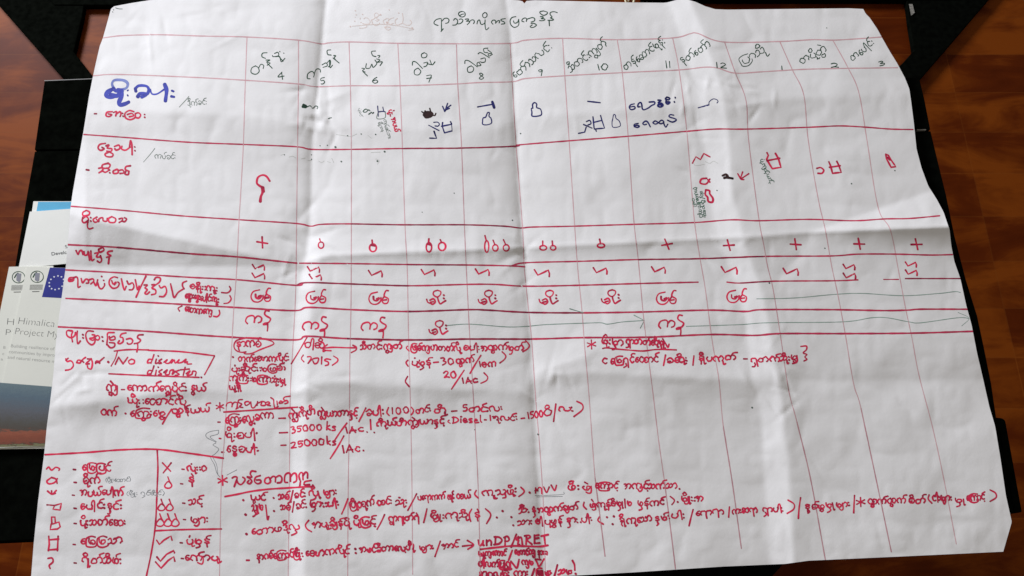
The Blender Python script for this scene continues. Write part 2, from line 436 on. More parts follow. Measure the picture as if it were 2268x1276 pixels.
EDGE_B = [(62, 1345), (600, 1310), (1000, 1289), (1300, 1273.5), (1400, 1268), (1600, 1255), (1740, 1249), (1790, 1242), (2010, 1232), (2222, 1222)]
def resample(pts, n):
    p = np.asarray(pts, float)
    c = np.concatenate([[0], np.cumsum(np.hypot(*np.diff(p, axis=0).T))]); c /= c[-1]
    t = np.linspace(0, 1, n)
    return np.stack([np.interp(t, c, p[:, 0]), np.interp(t, c, p[:, 1])], 1)
NU, NV = 420, 270
L_, R_, T_, B_ = resample(EDGE_L, NV), resample(EDGE_R, NV), resample(EDGE_T, NU), resample(EDGE_B, NU)
u = np.linspace(0, 1, NU)[None, :, None]; v = np.linspace(0, 1, NV)[:, None, None]
G_ = (1 - u) * L_[:, None] + u * R_[:, None] + (1 - v) * T_[None] + v * B_[None] \
    - ((1 - u) * (1 - v) * L_[0] + u * (1 - v) * R_[0] + (1 - u) * v * L_[-1] + u * v * R_[-1])
gx, gy = G_[..., 0].ravel(), G_[..., 1].ravel()
P_ = un(gx, gy, TABLE_Z + height(gx, gy))
i0 = (np.arange(NV - 1)[:, None] * NU + np.arange(NU - 1)[None]).ravel()
me = bpy.data.meshes.new('paper_chart')
me.from_pydata(P_.tolist(), [], np.stack([i0, i0 + NU, i0 + NU + 1, i0 + 1], 1).tolist())
me.polygons.foreach_set('use_smooth', [True] * len(me.polygons)); me.update()
CHART = link('paper_chart', me, PAPER)
P3_ = P_.reshape(NV, NU, 3)
def bil(Gd, u_, v_):
    a = np.clip(u_ * (NU - 1), 0, NU - 1.001); b = np.clip(v_ * (NV - 1), 0, NV - 1.001)
    i = a.astype(int); j = b.astype(int); fa = (a - i)[:, None]; fb = (b - j)[:, None]
    return (Gd[j, i] * (1 - fa) + Gd[j, i + 1] * fa) * (1 - fb) + (Gd[j + 1, i] * (1 - fa) + Gd[j + 1, i + 1] * fa) * fb
def on_paper(x, y, eps):
    """photo point -> point of the sheet itself, lifted by eps"""
    x = np.asarray(x, float); y = np.asarray(y, float)
    u_ = np.clip((x - 100) / 2040, 0, 1); v_ = np.clip(y / 1300, 0, 1); e_ = 2e-3
    for _ in range(9):
        g = bil(G_, u_, v_)
        gu = (bil(G_, np.clip(u_ + e_, 0, 1), v_) - bil(G_, np.clip(u_ - e_, 0, 1), v_)) / (np.clip(u_ + e_, 0, 1) - np.clip(u_ - e_, 0, 1))[:, None]
        gv = (bil(G_, u_, np.clip(v_ + e_, 0, 1)) - bil(G_, u_, np.clip(v_ - e_, 0, 1))) / (np.clip(v_ + e_, 0, 1) - np.clip(v_ - e_, 0, 1))[:, None]
        rx = x - g[:, 0]; ry = y - g[:, 1]; de = gu[:, 0] * gv[:, 1] - gu[:, 1] * gv[:, 0]
        u_ = np.clip(u_ + (rx * gv[:, 1] - ry * gv[:, 0]) / de, 0, 1)
        v_ = np.clip(v_ + (gu[:, 0] * ry - gu[:, 1] * rx) / de, 0, 1)
    q = bil(P3_, u_, v_)
    q[:, 2] += eps
    return q
tag(CHART, 'large creased white paper sheet with a hand drawn farming calendar in red marker', 'chart')

# ------------------------------------------------------------------ leaflets sticking out at the left
WHITE = plain('leaflet_paper', (0.70, 0.70, 0.66), 0.45, 0.3, 0.02, 20)
CREAM = plain('leaflet_cream', (0.65, 0.65, 0.585), 0.42, 0.3, 0.02, 20)
SKYBLUE = plain('printed_blue', (0.07, 0.36, 0.58), 0.4, 0.3, 0.06, 30)
FLAGBLUE = plain('printed_navy', (0.018, 0.022, 0.21), 0.35, 0.35, 0.08, 60)
STAR = plain('printed_white', (0.72, 0.74, 0.78), 0.5, 0.3)
PRINT = plain('printed_black', (0.05, 0.05, 0.055), 0.5, 0.3)
PRINTGREY = plain('printed_grey', (0.11, 0.11, 0.105), 0.5, 0.3)
PRINTPALE = plain('printed_pale_grey', (0.36, 0.36, 0.33), 0.5, 0.3, 0.2, 900)
PLATEGREY = plain('emblem_grey', (0.20, 0.20, 0.24), 0.5, 0.3)

def font_text(name, s, p0, p1, hgt_px, z, mat, parent, thin=0.0, shear=0.0):
    cu = bpy.data.curves.new(name, 'FONT'); cu.body = s; cu.size = 1.0; cu.offset = thin; cu.shear = shear
    t = bpy.data.objects.new(name, cu); SC.collection.objects.link(t)
    bpy.context.view_layer.update()
    dg = bpy.context.evaluated_depsgraph_get()
    me = bpy.data.meshes.new_from_object(t.evaluated_get(dg))
    bpy.data.objects.remove(t)
    me.name = name; me.materials.clear()
    n = len(me.vertices); co = np.zeros(n * 3); me.vertices.foreach_get('co', co); co = co.reshape(-1, 3)
    x0, x1 = co[:, 0].min(), co[:, 0].max()
    p0 = np.asarray(p0, float); p1 = np.asarray(p1, float); dv = p1 - p0
    up = np.array([dv[1], -dv[0]]) / np.hypot(*dv)
    cap = 0.70                                     # capital height of the built-in font at size 1
    q = p0 + ((co[:, 0] - x0) / (x1 - x0))[:, None] * dv + (co[:, 1] / cap * hgt_px)[:, None] * up
    me.vertices.foreach_set('co', un(q[:, 0], q[:, 1], z).ravel()); me.update()
    return link(name, me, mat, parent)

def leaflet(name, label, pts, z, th, mat):
    o = prism(name, pts, z, z - th, mat)
    return tag(o, label, 'leaflet', 'leaflets under the chart')
Z0 = TABLE_Z
a = leaflet('blue_leaflet', 'white leaflet with a light blue printed block, farthest of the leaflets', [(74, 446), (190, 446), (185, 500), (66, 500)], Z0 + .0012, .0010, WHITE)
sheet('blue_block', [(84.5, 447.2), (189, 447.2), (187, 478), (79, 478)], Z0 + .00128, SKYBLUE, a)
b_ = leaflet('white_booklet', 'plain white booklet lying between the blue leaflet and the flag brochures', [(66, 469), (190, 460), (180, 581), (41, 594)], Z0 + .0026, .0013, WHITE)
font_text('lettering', 'Develc', (114.5, 566), (147.5, 562), 7.2, Z0 + .00268, PRINT, b_, 0.012)
font_text('lettering', 'S', (144.2, 550.0), (149.5, 549.4), 7.0, Z0 + .00268, PRINT, b_)

def emblem(parent, cx, cy, z, sc=1.0):
    e = Ink('emblem', PRINT)
    t = np.linspace(0, 2 * math.pi, 40)
    e.stroke(np.stack([cx + 14 * sc * np.cos(t), cy + 12.6 * sc * np.sin(t)], 1), 1.6, True, 0.3)
    e.stroke([(cx - 9, cy + 1), (cx - 5, cy - 6), (cx - 1, cy - 9), (cx - 1, cy - 4)], 2.6, True, .3)
    e.mat = BLACKINK
    em = e.build(lambda x, y, ep: un(x, y, z + ep), parent, 0.00008)
    sheet('emblem_tower', [(cx - 4, cy - 8.5), (cx + 6, cy - 8), (cx + 4.5, cy + 8), (cx + 1, cy + 11), (cx - 5, cy + 7)], z + .00012, PLATEGREY, em)
    for k, dy in enumerate((17.5, 20.5, 23.5, 26.5)):
        sheet('caption', [(cx - 15.5 - k * .4, cy + dy), (cx + 13 - k * .4, cy + dy - .4), (cx + 12.8 - k * .4, cy + dy + 1.7), (cx - 15.7 - k * .4, cy + dy + 2.1)], z + .00012, PRINTPALE, em)
    sheet('caption', [(cx - 11, cy + 32.2), (cx + 5, cy + 31.8), (cx + 5, cy + 33.2), (cx - 11, cy + 33.6)], z + .00012, PRINTGREY, em)

def picture_material():
    m, nt, b = mat_new('printed_landscape')
    N, L = nt.nodes, nt.links
    uv = N.new('ShaderNodeAttribute'); uv.attribute_name = 'pic'
    sx = N.new('ShaderNodeSeparateXYZ'); L.new(uv.outputs['Vector'], sx.inputs[0])
    mp = N.new('ShaderNodeMapping'); L.new(uv.outputs['Vector'], mp.inputs['Vector']); mp.inputs['Scale'].default_value = (9, 21, 1)
    n = N.new('ShaderNodeTexNoise'); n.inputs['Scale'].default_value = 1.3; n.inputs['Detail'].default_value = 6; n.inputs['Roughness'].default_value = .65
    L.new(mp.outputs['Vector'], n.inputs['Vector'])
    a1 = N.new('ShaderNodeMath'); a1.operation = 'MULTIPLY_ADD'; a1.inputs[1].default_value = 0.26; L.new(n.outputs['Fac'], a1.inputs[0])
    L.new(sx.outputs['Y'], a1.inputs[2])
    sb = N.new('ShaderNodeMath'); sb.operation = 'SUBTRACT'; sb.inputs[1].default_value = .13; L.new(a1.outputs[0], sb.inputs[0])
    r = N.new('ShaderNodeValToRGB'); L.new(sb.outputs[0], r.inputs['Fac'])
    e = r.color_ramp.elements
    e[0].position = 0.0; e[0].color = (0.12, 0.17, 0.19, 1)
    e[1].position = 1.0; e[1].color = (0.16, 0.15, 0.075, 1)
    for p, c in ((0.20, (0.085, 0.125, 0.16)), (0.42, (0.095, 0.10, 0.115)), (0.60, (0.075, 0.07, 0.062)), (0.71, (0.07, 0.055, 0.045)), (0.755, (0.25, 0.075, 0.042)), (0.84, (0.20, 0.055, 0.03)), (0.93, (0.17, 0.05, 0.03)), (0.965, (0.06, 0.04, 0.025)), (0.975, (0.15, 0.15, 0.08))):
        k = r.color_ramp.elements.new(p); k.color = c + (1,)
    n2 = N.new('ShaderNodeTexNoise'); n2.inputs['Scale'].default_value = 9; n2.inputs['Detail'].default_value = 4
    L.new(mp.outputs['Vector'], n2.inputs['Vector'])
    mx = N.new('ShaderNodeMixRGB'); mx.blend_type = 'OVERLAY'; mx.inputs['Fac'].default_value = .75
    L.new(r.outputs['Color'], mx.inputs['Color1']); L.new(n2.outputs['Fac'], mx.inputs['Color2'])
    L.new(mx.outputs['Color'], b.inputs['Base Color'])
    b.inputs['Roughness'].default_value = .35
    return m
PICT = picture_material()
def picture(parent, tl, tr, br, bl, z):
    q = un([tl[0], tr[0], br[0], bl[0]], [tl[1], tr[1], br[1], bl[1]], z)
    o = mesh('picture', q, [(3, 2, 1, 0)], PICT, parent)
    at = o.data.attributes.new('pic', 'FLOAT_VECTOR', 'POINT')
    at.data.foreach_set('vector', [0, 0, 0, 1, 0, 0, 1, 1, 0, 0, 1, 0])
    o['label'] = 'printed landscape with grey blue hills above red soil'

c_ = leaflet('brochure', 'lower flag brochure, its left margin and first round emblem showing', [(20, 591), (118, 588.6), (118, 993), (-62, 996)], Z0 + .0038, .0011, CREAM)
zz = Z0 + .00386
emblem(c_, 41, 614, zz)
font_text('lettering', 'H', (15.5, 719), (30, 720.5), 15, zz, PRINTGREY, c_, -0.022)
font_text('lettering', 'P', (12.5, 742), (23, 743), 13.5, zz, PRINTGREY, c_, -0.022)
font_text('lettering', 'B', (7, 772), (12, 772.6), 6, zz, PRINTPALE, c_)
font_text('lettering', 'c', (5, 786), (9, 786.4), 6, zz, PRINTPALE, c_)
font_text('lettering', 'a', (1.5, 798), (6, 798.5), 6, zz, PRINTPALE, c_)
picture(c_, (-42, 846), (60, 851), (50, 991), (-62, 993), zz)
d_ = leaflet('brochure', 'upper flag brochure with a navy starred flag, thin grey title and printed landscape', [(59.5, 590.4), (170, 594.5), (170, 985), (-24, 992.5)], Z0 + .0050, .0011, CREAM)
zz = Z0 + .00506
emblem(d_, 82, 613, zz)
fl_ = sheet('flag', [(110.5, 592.6), (160, 594.4), (148, 661.0), (92.8, 658)], zz, FLAGBLUE, d_)
for k in range(12):
    t = k * math.pi / 6
    cx, cy = 125.2 + 16.2 * math.cos(t) - 3.2 * math.sin(t), 626.4 + 15.2 * math.sin(t)
    pts = []
    for j in range(10):
        rr = (2.5 if j % 2 == 0 else 1.15); a = -math.pi / 2 + j * math.pi / 5
        pts.append((cx + rr * math.cos(a), cy + rr * math.sin(a) * .92))
    sheet('star', pts, zz + .00008, STAR, fl_)
font_text('title', 'Himalica', (40, 717.5), (121, 724.5), 15.5, zz, PRINTGREY, d_, -0.022, .12)
font_text('title', 'Project Mya', (33, 740), (139, 749.5), 14.5, zz, PRINTGREY, d_, -0.022, .12)
font_text('subtitle', 'Building resilience of hill', (24, 769), (136, 777), 7, zz, PRINTPALE, d_)
font_text('subtitle', 'communities by improved', (19.5, 782), (137, 791), 7, zz, PRINTPALE, d_)
font_text('subtitle', 'and natural resource mana', (16.5, 794), (138, 805.5), 7, zz, PRINTPALE, d_)
picture(d_, (-2, 847.5), (160, 860), (160, 986), (-24, 991), zz)
# ------------------------------------------------------------------ pen stroke letters
def arc(cx, cy, rx, ry, a0, a1, n=0):
    n = n or max(5, int(abs(a1 - a0) / 24))
    return [(cx + rx * math.cos(R(a0 + (a1 - a0) * i / n)), cy + ry * math.sin(R(a0 + (a1 - a0) * i / n))) for i in range(n + 1)]
A = arc
G = {
 'ဝ': (1.0, [A(.5, .5, .48, .5, 100, 465)]),
 'ခ': (1.0, [A(.5, .5, .48, .5, 160, -150) + [(.2, .3), (.4, .42), (.55, .3)]]),
 'ဂ': (1.0, [A(.5, .5, .48, .5, 235, -50)]),
 'င': (.85, [A(.5, .5, .45, .5, 50, 310)]),
 'စ': (1.0, [A(.5, .5, .48, .5, 150, -190) + [(.2, .45), (.55, .5)]]),
 'ဆ': (1.65, [A(.4, .5, .4, .5, 150, -160) + [(.25, .45), (.6, .5), (.85, .75)], A(1.2, .5, .42, .5, 150, -140)]),
 'က': (1.8, [A(.45, .5, .43, .5, 245, 0) + [(.9, .02)], A(1.32, .5, .42, .5, 170, -65)]),
 'တ': (1.8, [A(.45, .42, .43, .42, 60, 425), A(1.3, .5, .45, .5, 160, -65)]),
 'ထ': (1.8, [A(.45, .5, .43, .5, 60, 425), A(1.32, .5, .43, .5, 170, -180) + [(1.2, .45)]]),
 'ဒ': (.8, [[(.1, .85)] + A(.38, .74, .3, .26, 130, -80) + A(.38, .22, .36, .27, 80, -140)]),
 'န': (.85, [[(.68, .92), (.4, 1.0), (.12, .82), (.3, .58), (.68, .5), (.72, .25), (.42, .14), (.15, .3)], [(.42, .14), (.48, -.2), (.5, -.6)]]),
 'ပ': (1.0, [A(.5, .5, .47, .5, 140, 400)]),
 'ဖ': (1.05, [A(.5, .5, .47, .5, 150, 390) + [(.7, .82), (.5, .6), (.52, .3)]]),
 'ဘ': (1.8, [A(.45, .5, .43, .5, 130, 440), A(1.3, .5, .45, .5, 160, -65)]),
 'မ': (1.05, [[(.08, 1.0), (.05, .5), (.3, .05)] + A(.62, .38, .32, .36, 230, 560)]),
 'ယ': (1.55, [[(.02, .95)] + A(.4, .42, .38, .42, 160, 345) + [(.8, .75)] + A(1.15, .48, .38, .48, 190, 410)]),
 'ရ': (1.05, [A(.48, .55, .46, .45, 225, 10) + [(.95, .1), (.98, -.75)]]),
 'လ': (1.65, [A(.38, .5, .37, .5, 235, 10) + [(.78, .3)] + A(1.18, .45, .42, .45, 205, 400)]),
 'သ': (1.2, [[(0, .8), (.25, 1.0), (.5, .85), (.5, .35), (.22, .05), (-.05, .02)], [(.42, .22), (.75, .08), (1.08, .3), (1.15, .7), (.95, .97), (.75, .82)]]),
 'ဟ': (1.1, [[(0, .85), (.22, .98), (.36, .78), (.15, .52), (.45, .62), (.62, .95), (.95, .85), (1.02, .4), (.8, .02)]]),
 'အ': (1.35, [[(0, .85), (.3, .95), (.4, .75), (.12, .52), (.5, .58), (.52, .3), (.28, -.02)], [(.5, .55), (.88, .98), (1.25, .75), (1.22, .25), (1.05, .02)]]),
 'ည': (1.5, [[(0, .8), (.3, 1.0), (.6, .8), (.5, .3), (.18, .02)], [(.55, .25), (.9, .02), (1.35, .35), (1.3, .85), (1.05, .95)], [(1.35, .35), (1.4, -.5), (.95, -.62)]]),
 'ဗ': (1.0, [A(.5, .5, .47, .5, 120, 420) + [(.45, .7), (.6, .5)]]),
 'ဓ': (1.0, [A(.5, .5, .47, .5, 90, 440) + [(.3, .6), (.65, .55)]]),
 'ဏ': (1.9, [A(.45, .5, .43, .5, 245, 0) + [(.9, .02)], A(1.32, .5, .42, .5, 170, -65), [(1.7, .4), (1.8, -.4)]]),
 'ဍ': (.9, [[(.1, .9), (.6, .9), (.8, .6), (.4, .45), (.8, .3), (.7, 0), (.2, .05)]]),
 'ဇ': (1.0, [[(.1, .9), (.55, 1), (.6, .7), (.2, .55), (.75, .5), (.8, .1), (.3, 0), (.1, .2)]]),
 'ဈ': (1.9, [A(.5, .5, .48, .5, 150, -180) + [(.2, .45), (.6, .5)], [(.9, .8), (1.2, .95), (1.3, .6), (1.1, .3), (1.6, .1), (1.75, .7)]]),
 'ဧ': (1.1, [A(.5, .5, .48, .5, 200, -160) + [(.3, .5), (.85, .5)]]),
 'ဉ': (1.2, [[(0, .8), (.3, 1.0), (.6, .8), (.5, .3), (.18, .02)], [(.55, .25), (.9, .02), (1.15, .3), (1.1, -.5)]]),
 'ဩ': (1.8, [A(.6, .5, .6, .75, 60, 330), A(.8, .5, .35, .4, 150, -150), [(1.2, .9), (1.7, .8), (1.6, .1)]]),
 'ဦ': (1.0, [A(.5, .5, .47, .5, 150, -120)]),
 # digits and latin
 '0': (1.0, [A(.5, .65, .42, .65, 100, 465)]),
 '1': (.5, [[(.22, 1.3), (.3, 0)]]),
 '2': (.95, [[(.05, 1.05), (.4, 1.3), (.75, 1.0), (.5, .45), (.05, .02), (.45, .08), (.9, .02)]]),
 '3': (.9, [[(.1, 1.2), (.5, 1.3), (.7, 1.0), (.35, .7), (.8, .5), (.7, .1), (.2, -.1)]]),
 '4': (.95, [[(.6, 1.3), (.05, .45), (.9, .5)], [(.62, 1.3), (.68, -.05)]]),
 '5': (.9, [[(.85, 1.28), (.25, 1.25), (.2, .75), (.6, .75), (.8, .4), (.5, .02), (.1, .05)]]),
 '6': (.9, [[(.7, 1.3), (.25, .9), (.08, .35), (.4, 0), (.8, .3), (.55, .62), (.15, .4)]]),
 '7': (.9, [[(.05, 1.2), (.8, 1.25), (.5, .5), (.4, -.1)], [(.2, .6), (.85, .65)]]),
 '8': (.9, [[(.5, .68), (.15, 1.0), (.45, 1.3), (.75, 1.0), (.45, .68), (.1, .3), (.45, 0), (.82, .3), (.5, .68)]]),
 '9': (.9, [[(.75, 1.0), (.4, .75), (.12, 1.0), (.45, 1.3), (.75, 1.1), (.7, .5), (.55, -.1)]]),
 'N': (1.2, [[(.05, 0), (.25, 1.35)], [(.25, 1.35), (.85, .05)], [(.85, .05), (1.15, 1.35)]]),
 'D': (1.2, [[(.25, 1.35), (.2, 0)], [(.0, 1.3), (.7, 1.25), (1.1, .75), (.8, .15), (.05, 0)]]),
 'P': (1.0, [[(.2, 1.35), (.2, -.1)], [(.05, 1.25), (.6, 1.35), (.95, 1.0), (.6, .6), (.2, .6)]]),
 'G': (1.0, [[(.35, 1.3), (.1, .9), (.4, .75), (.15, .1), (.5, .1)], [(.35, 1.1), (.85, 1.1), (.9, .02)]]),
 'R': (1.05, [[(.2, 1.35), (.25, .1)], [(.0, 1.3), (.6, 1.4), (.85, 1.05), (.3, .75), (1.05, .05)]]),
 'E': (.95, [[(.25, 1.35), (.25, .05)], [(.25, 1.3), (.8, 1.35)], [(.25, .72), (.75, .75)], [(.25, .05), (.85, .1)]]),
 'T': (.95, [[(.5, 1.3), (.55, .0)], [(.0, 1.28), (1.0, 1.4)]]),
 'A': (1.1, [[(.05, 0), (.5, 1.3)], [(.5, 1.3), (.95, 0)], [(.2, .45), (.95, .5)]]),
 'M': (1.4, [[(.1, 0), (.15, 1.2)], [(.15, 1.2), (.45, .8), (.8, 1.2), (1.1, .9), (1.15, -.3)], [(.1, .7), (.5, .6)]]),
 'V': (1.1, [[(.05, 1.25), (.4, .0), (.9, 1.1)]]),
 'U': (1.1, [[(.05, 1.0), (.1, .2), (.5, .0), (.85, .4), (.9, 1.0)]]),
 'a': (.95, [A(.4, .45, .36, .42, 40, 395), [(.78, .85), (.76, .2), (.92, .02)]]),
 'c': (.8, [A(.45, .45, .38, .45, 45, 320)]),
 'd': (1.0, [A(.4, .42, .36, .42, 40, 395), [(.95, 1.75), (.76, .8), (.74, .0)]]),
 'e': (.85, [[(.12, .48), (.65, .55), (.6, .85), (.3, .9), (.08, .45), (.3, .02), (.78, .12)]]),
 'i': (.45, [[(.2, .85), (.22, .02)], [(.3, 1.3), (.36, 1.32)]]),
 'k': (.9, [[(.15, 1.6), (.2, 0)], [(.8, .9), (.22, .45), (.82, .02)]]),
 'l': (.5, [[(.25, 1.6), (.2, .3), (.42, .0)]]),
 'n': (.95, [[(.1, .9), (.15, 0)], [(.15, .55), (.5, .92), (.75, .6), (.78, 0)]]),
 'o': (.95, [A(.45, .45, .4, .45, 100, 465)]),
 'r': (.75, [[(.12, .9), (.15, 0)], [(.15, .5), (.45, .9), (.7, .82)]]),
 's': (.8, [[(.65, .85), (.3, .9), (.15, .68), (.55, .4), (.6, .12), (.1, .02)]]),
 't': (.8, [[(.4, 1.4), (.36, .2), (.65, .0)], [(.05, .95), (.72, 1.0)]]),
 'u': (1.0, [[(.1, .9), (.15, .2), (.45, .02), (.75, .35), (.78, .9), (.8, .1), (.95, .0)]]),
 'm': (1.3, [[(.1, .9), (.12, 0)], [(.12, .5), (.4, .9), (.6, .6), (.62, 0)], [(.62, .5), (.95, .9), (1.15, .6), (1.18, 0)]]),
 '/': (.9, [[(.85, 1.6), (.05, -.5)]]),
 '(': (.5, [[(.42, 1.35), (.1, .75), (.12, .2), (.42, -.25)]]),
 ')': (.5, [[(.05, 1.35), (.38, .75), (.36, .2), (.05, -.25)]]),
 '-': (.8, [[(.1, .48), (.65, .5)]]),
 '|': (.5, [[(.2, 1.4), (.28, -.4)]]),
 '၊': (.4, [[(.12, .8), (.25, .5), (.2, .0)]]),
 '?': (.9, [[(.1, 1.0), (.45, 1.3), (.75, 1.0), (.4, .7), (.8, .4), (.45, .0), (.5, -.4)]]),
}
CONS = set('ဝခဂငစဆကတထဒနပဖဘမယရလသဟအညဗဓဏဍဇဈဧဉဩဦ')
def dotp(x, y): return [(x, y), (x + .05, y - .03)]

def layout(s):
    """string -> (advance, strokes) in letter units"""
    out = []; x = 0.0; i = 0; n = len(s)
    while i < n:
        ch = s[i]
        if ch == ' ': x += .55; i += 1; continue
        if ch in '.': out.append(dotp(x + .15, .02)); x += .4; i += 1; continue
        if ch in ':;': out.append(dotp(x + .15, .75)); out.append(dotp(x + .2, .15)); x += .45; i += 1; continue
        if ch not in CONS:
            if ch in G:
                wd, st_ = G[ch]; out += [[(x + a, b) for a, b in p] for p in st_]; x += wd + .18
            i += 1; continue
        # one Burmese cluster
        marks = []; j = i + 1; stack = None
        while j < n and (0x102B <= ord(s[j]) <= 0x103E):
            if s[j] == '\u1039' and j + 1 < n: stack = s[j + 1]; j += 2; continue
            marks.append(s[j]); j += 1
        i = j
        wd, st_ = G[ch]
        if '\u1031' in marks:
            out.append([(x + a, b) for a, b in [(.62, .95), (.28, .88), (.06, .42), (.28, .02), (.6, .15), (.58, .42), (.3, .5), (.1, .34)]]); x += .82
        if '\u103c' in marks:
            out.append([(x + a, b) for a, b in [(wd + .38, 1.28), (wd * .5 + .2, 1.42), (.05, 1.1), (-.06, .4), (.08, -.25), (wd * .5 + .2, -.5), (wd + .35, -.3), (wd + .45, .15)]]); x += .3
        out += [[(x + a, b) for a, b in p] for p in st_]
        low = '\u103d' in marks or '\u103e' in marks or stack or '\u103c' in marks or '\u103b' in marks or ch in 'နရည'
        if stack and stack in G:
            w2, s2 = G[stack]
            out += [[(x + wd * .5 - w2 * .3 + a * .6, -.82 + b * .6) for a, b in p] for p in s2]
        r = x + wd
        if '\u103d' in marks: out.append([(x + wd * .5 + a, b) for a, b in A(0, -.42, .3, .28, 100, 465)])
        if '\u103e' in marks: out.append([(x + wd * .55, -.05), (x + wd * .72, -.45), (x + wd * .5, -.75), (x + wd * .2, -.85)])
        if '\u103b' in marks:
            out.append([(r + .08, .85), (r + .14, -.1), (r + .0, -.52), (r - .35, -.6), (r - .6, -.3)]); r += .22
        if '\u102d' in marks or '\u102e' in marks:
            out.append([(x + wd * .5 + a, b) for a, b in A(0, 1.42, .3, .28, 100, 465)])
            if '\u102e' in marks: out.append([(x + wd * .5 - .2, 1.25), (x + wd * .5, 1.42), (x + wd * .5 + .24, 1.4)])
        if '\u1032' in marks: out.append([(x + wd * .45, 1.62), (x + wd * .72, 1.18)])
        if '\u1036' in marks: out.append(dotp(x + wd * .5, 1.35))
        if '\u103a' in marks: out.append([(x + wd - .42, 1.08), (x + wd - .5, 1.32), (x + wd - .2, 1.55), (x + wd + .25, 1.62)])
        if '\u102f' in marks or '\u1030' in marks:
            if low: u = r + .1; p = [(u, .9), (u + .08, -.55), (u + .3, -.4)]; r += .32
            else: u = x + wd - .14; p = [(u, .08), (u + .05, -.62), (u + .36, -.45)]
            out.append(p)
            if '\u1030' in marks: out.append([(a + .24, b + .04) for a, b in p]); r += .2
        if '\u102c' in marks: out.append([(r + a, b) for a, b in [(-.05, .72)] + A(.4, .5, .4, .5, 130, -65)]); r += .82
        if '\u102b' in marks:
            out.append([(r - .08, .7), (r + .1, 1.4), (r + .26, 1.62), (r + .38, 1.3), (r + .46, -.35)]); r += .52
            if '\u103a' in marks: pass
        if '\u1037' in marks: out.append(dotp(r - .1, -.38))
        if '\u1038' in marks: out.append(dotp(r + .2, .78)); out.append(dotp(r + .25, .18)); r += .42
        x = r + .2
    return max(x - .2, .1), out

def write(k, s, p0, p1, xh, wd, mirror=False, jit=.045, slant=0.0):
    """write the string s along the baseline p0 -> p1 (photo pixels) into the ink object k"""
    adv, sts = layout(s)
    p0 = np.asarray(p0, float); p1 = np.asarray(p1, float); d = p1 - p0
    L = np.hypot(*d); e = d / L; up = np.array([e[1], -e[0]]) * (-1 if mirror else 1)
    sx = L / adv
    for st_ in sts:
        a = np.asarray(st_, float) + rng.normal(0, jit, (len(st_), 2)) + rng.normal(0, .03, 2)
        a[:, 0] += slant * a[:, 1]
        a[:, 1] += .07 * math.sin(a[0, 0] * 1.1 + len(s)) + .05 * math.sin(a[0, 0] * 2.7)
        q = p0 + a[:, :1] * sx * e + a[:, 1:] * xh * up
        small = len(st_) == 2 and np.hypot(*(q[1] - q[0])) < wd
        k.stroke(q, wd * (1.12 if small else rng.uniform(.9, 1.08)), True, 0.7 if small else None)

PARTS = []
def I(name, mat, label=None):
    k = Ink(name, mat, label); PARTS.append(k); return k
def tr(k, ox, oy, s, lines, wd, soft=True, tone=None):
    """strokes traced in an enlarged view: origin ox, oy and enlargement s"""
    for l in lines:
        k.stroke([(ox + a / s, oy + b / s) for a, b in l], wd, soft, tone)
# ------------------------------------------------------------------ ruled lines of the table
VL = [
 [(547, 82), (543, 190), (539, 319), (533, 430), (529, 495), (524, 600), (518, 680), (511, 800), (503, 880), (495, 1000), (490, 1070), (486, 1285)],
 [(661, 90), (661, 190), (659, 320), (657, 480), (655, 640), (649, 760), (643, 870), (641, 1050), (638, 1282)],
 [(773, 94), (776, 190), (778, 320), (778, 570), (777, 700), (775, 790), (774, 900), (771, 1100), (770, 1280)],
 [(881, 96), (886, 190), (891, 320), (897, 500), (902, 600), (905, 760), (908, 860), (912, 1050), (914, 1272)],
 [(1011, 100), (1014, 190), (1022, 320), (1029, 510), (1034, 620), (1040, 740), (1046, 840), (1053, 960), (1059, 1080), (1064, 1272)],
 [(1130, 97), (1135, 190), (1143, 320), (1157, 500), (1161, 590), (1170, 680), (1178, 760), (1187, 890), (1196, 1000), (1204, 1130), (1208, 1272)],
 [(1246, 85), (1251, 170), (1261, 320), (1273, 505), (1280, 600), (1289, 690), (1295, 770), (1304, 870), (1318, 1060), (1331, 1160), (1340, 1232)],
 [(1367, 88), (1378, 160), (1391, 300), (1403, 480), (1414, 580), (1424, 690), (1432, 760), (1446, 870), (1458, 970), (1472, 1070), (1485, 1170), (1496, 1260)],
 [(1490, 85), (1504, 155), (1521, 290), (1537, 480), (1550, 570), (1562, 640), (1578, 760), (1592, 840), (1602, 945), (1622, 1070), (1642, 1215)],
 [(1605, 94), (1628, 160), (1652, 222), (1658, 310), (1680, 480), (1692, 545), (1700, 590), (1712, 640), (1728, 740), (1741, 830), (1750, 880), (1765, 935), (1795, 1060), (1828, 1240)],
 [(1727, 92), (1755, 155), (1780, 210), (1790, 310), (1812, 440), (1828, 510), (1842, 590), (1855, 650), (1872, 740), (1885, 820), (1893, 860), (1907, 905), (1940, 1060), (1974, 1222)],
 [(1845, 90), (1878, 150), (1902, 205), (1920, 310), (1945, 460), (1972, 510), (1990, 600), (2005, 680), (2020, 750), (2035, 830), (2065, 945), (2090, 1060), (2118, 1205)]]
for q in VL:
    k = I('ruled_column_line', PALELINE); k.stroke(q, 1.8)
    a = q[-3:]
    if q[0][0] > 1200 and q[0][0] < 1800: k.stroke(a, 2.3, True, .75)
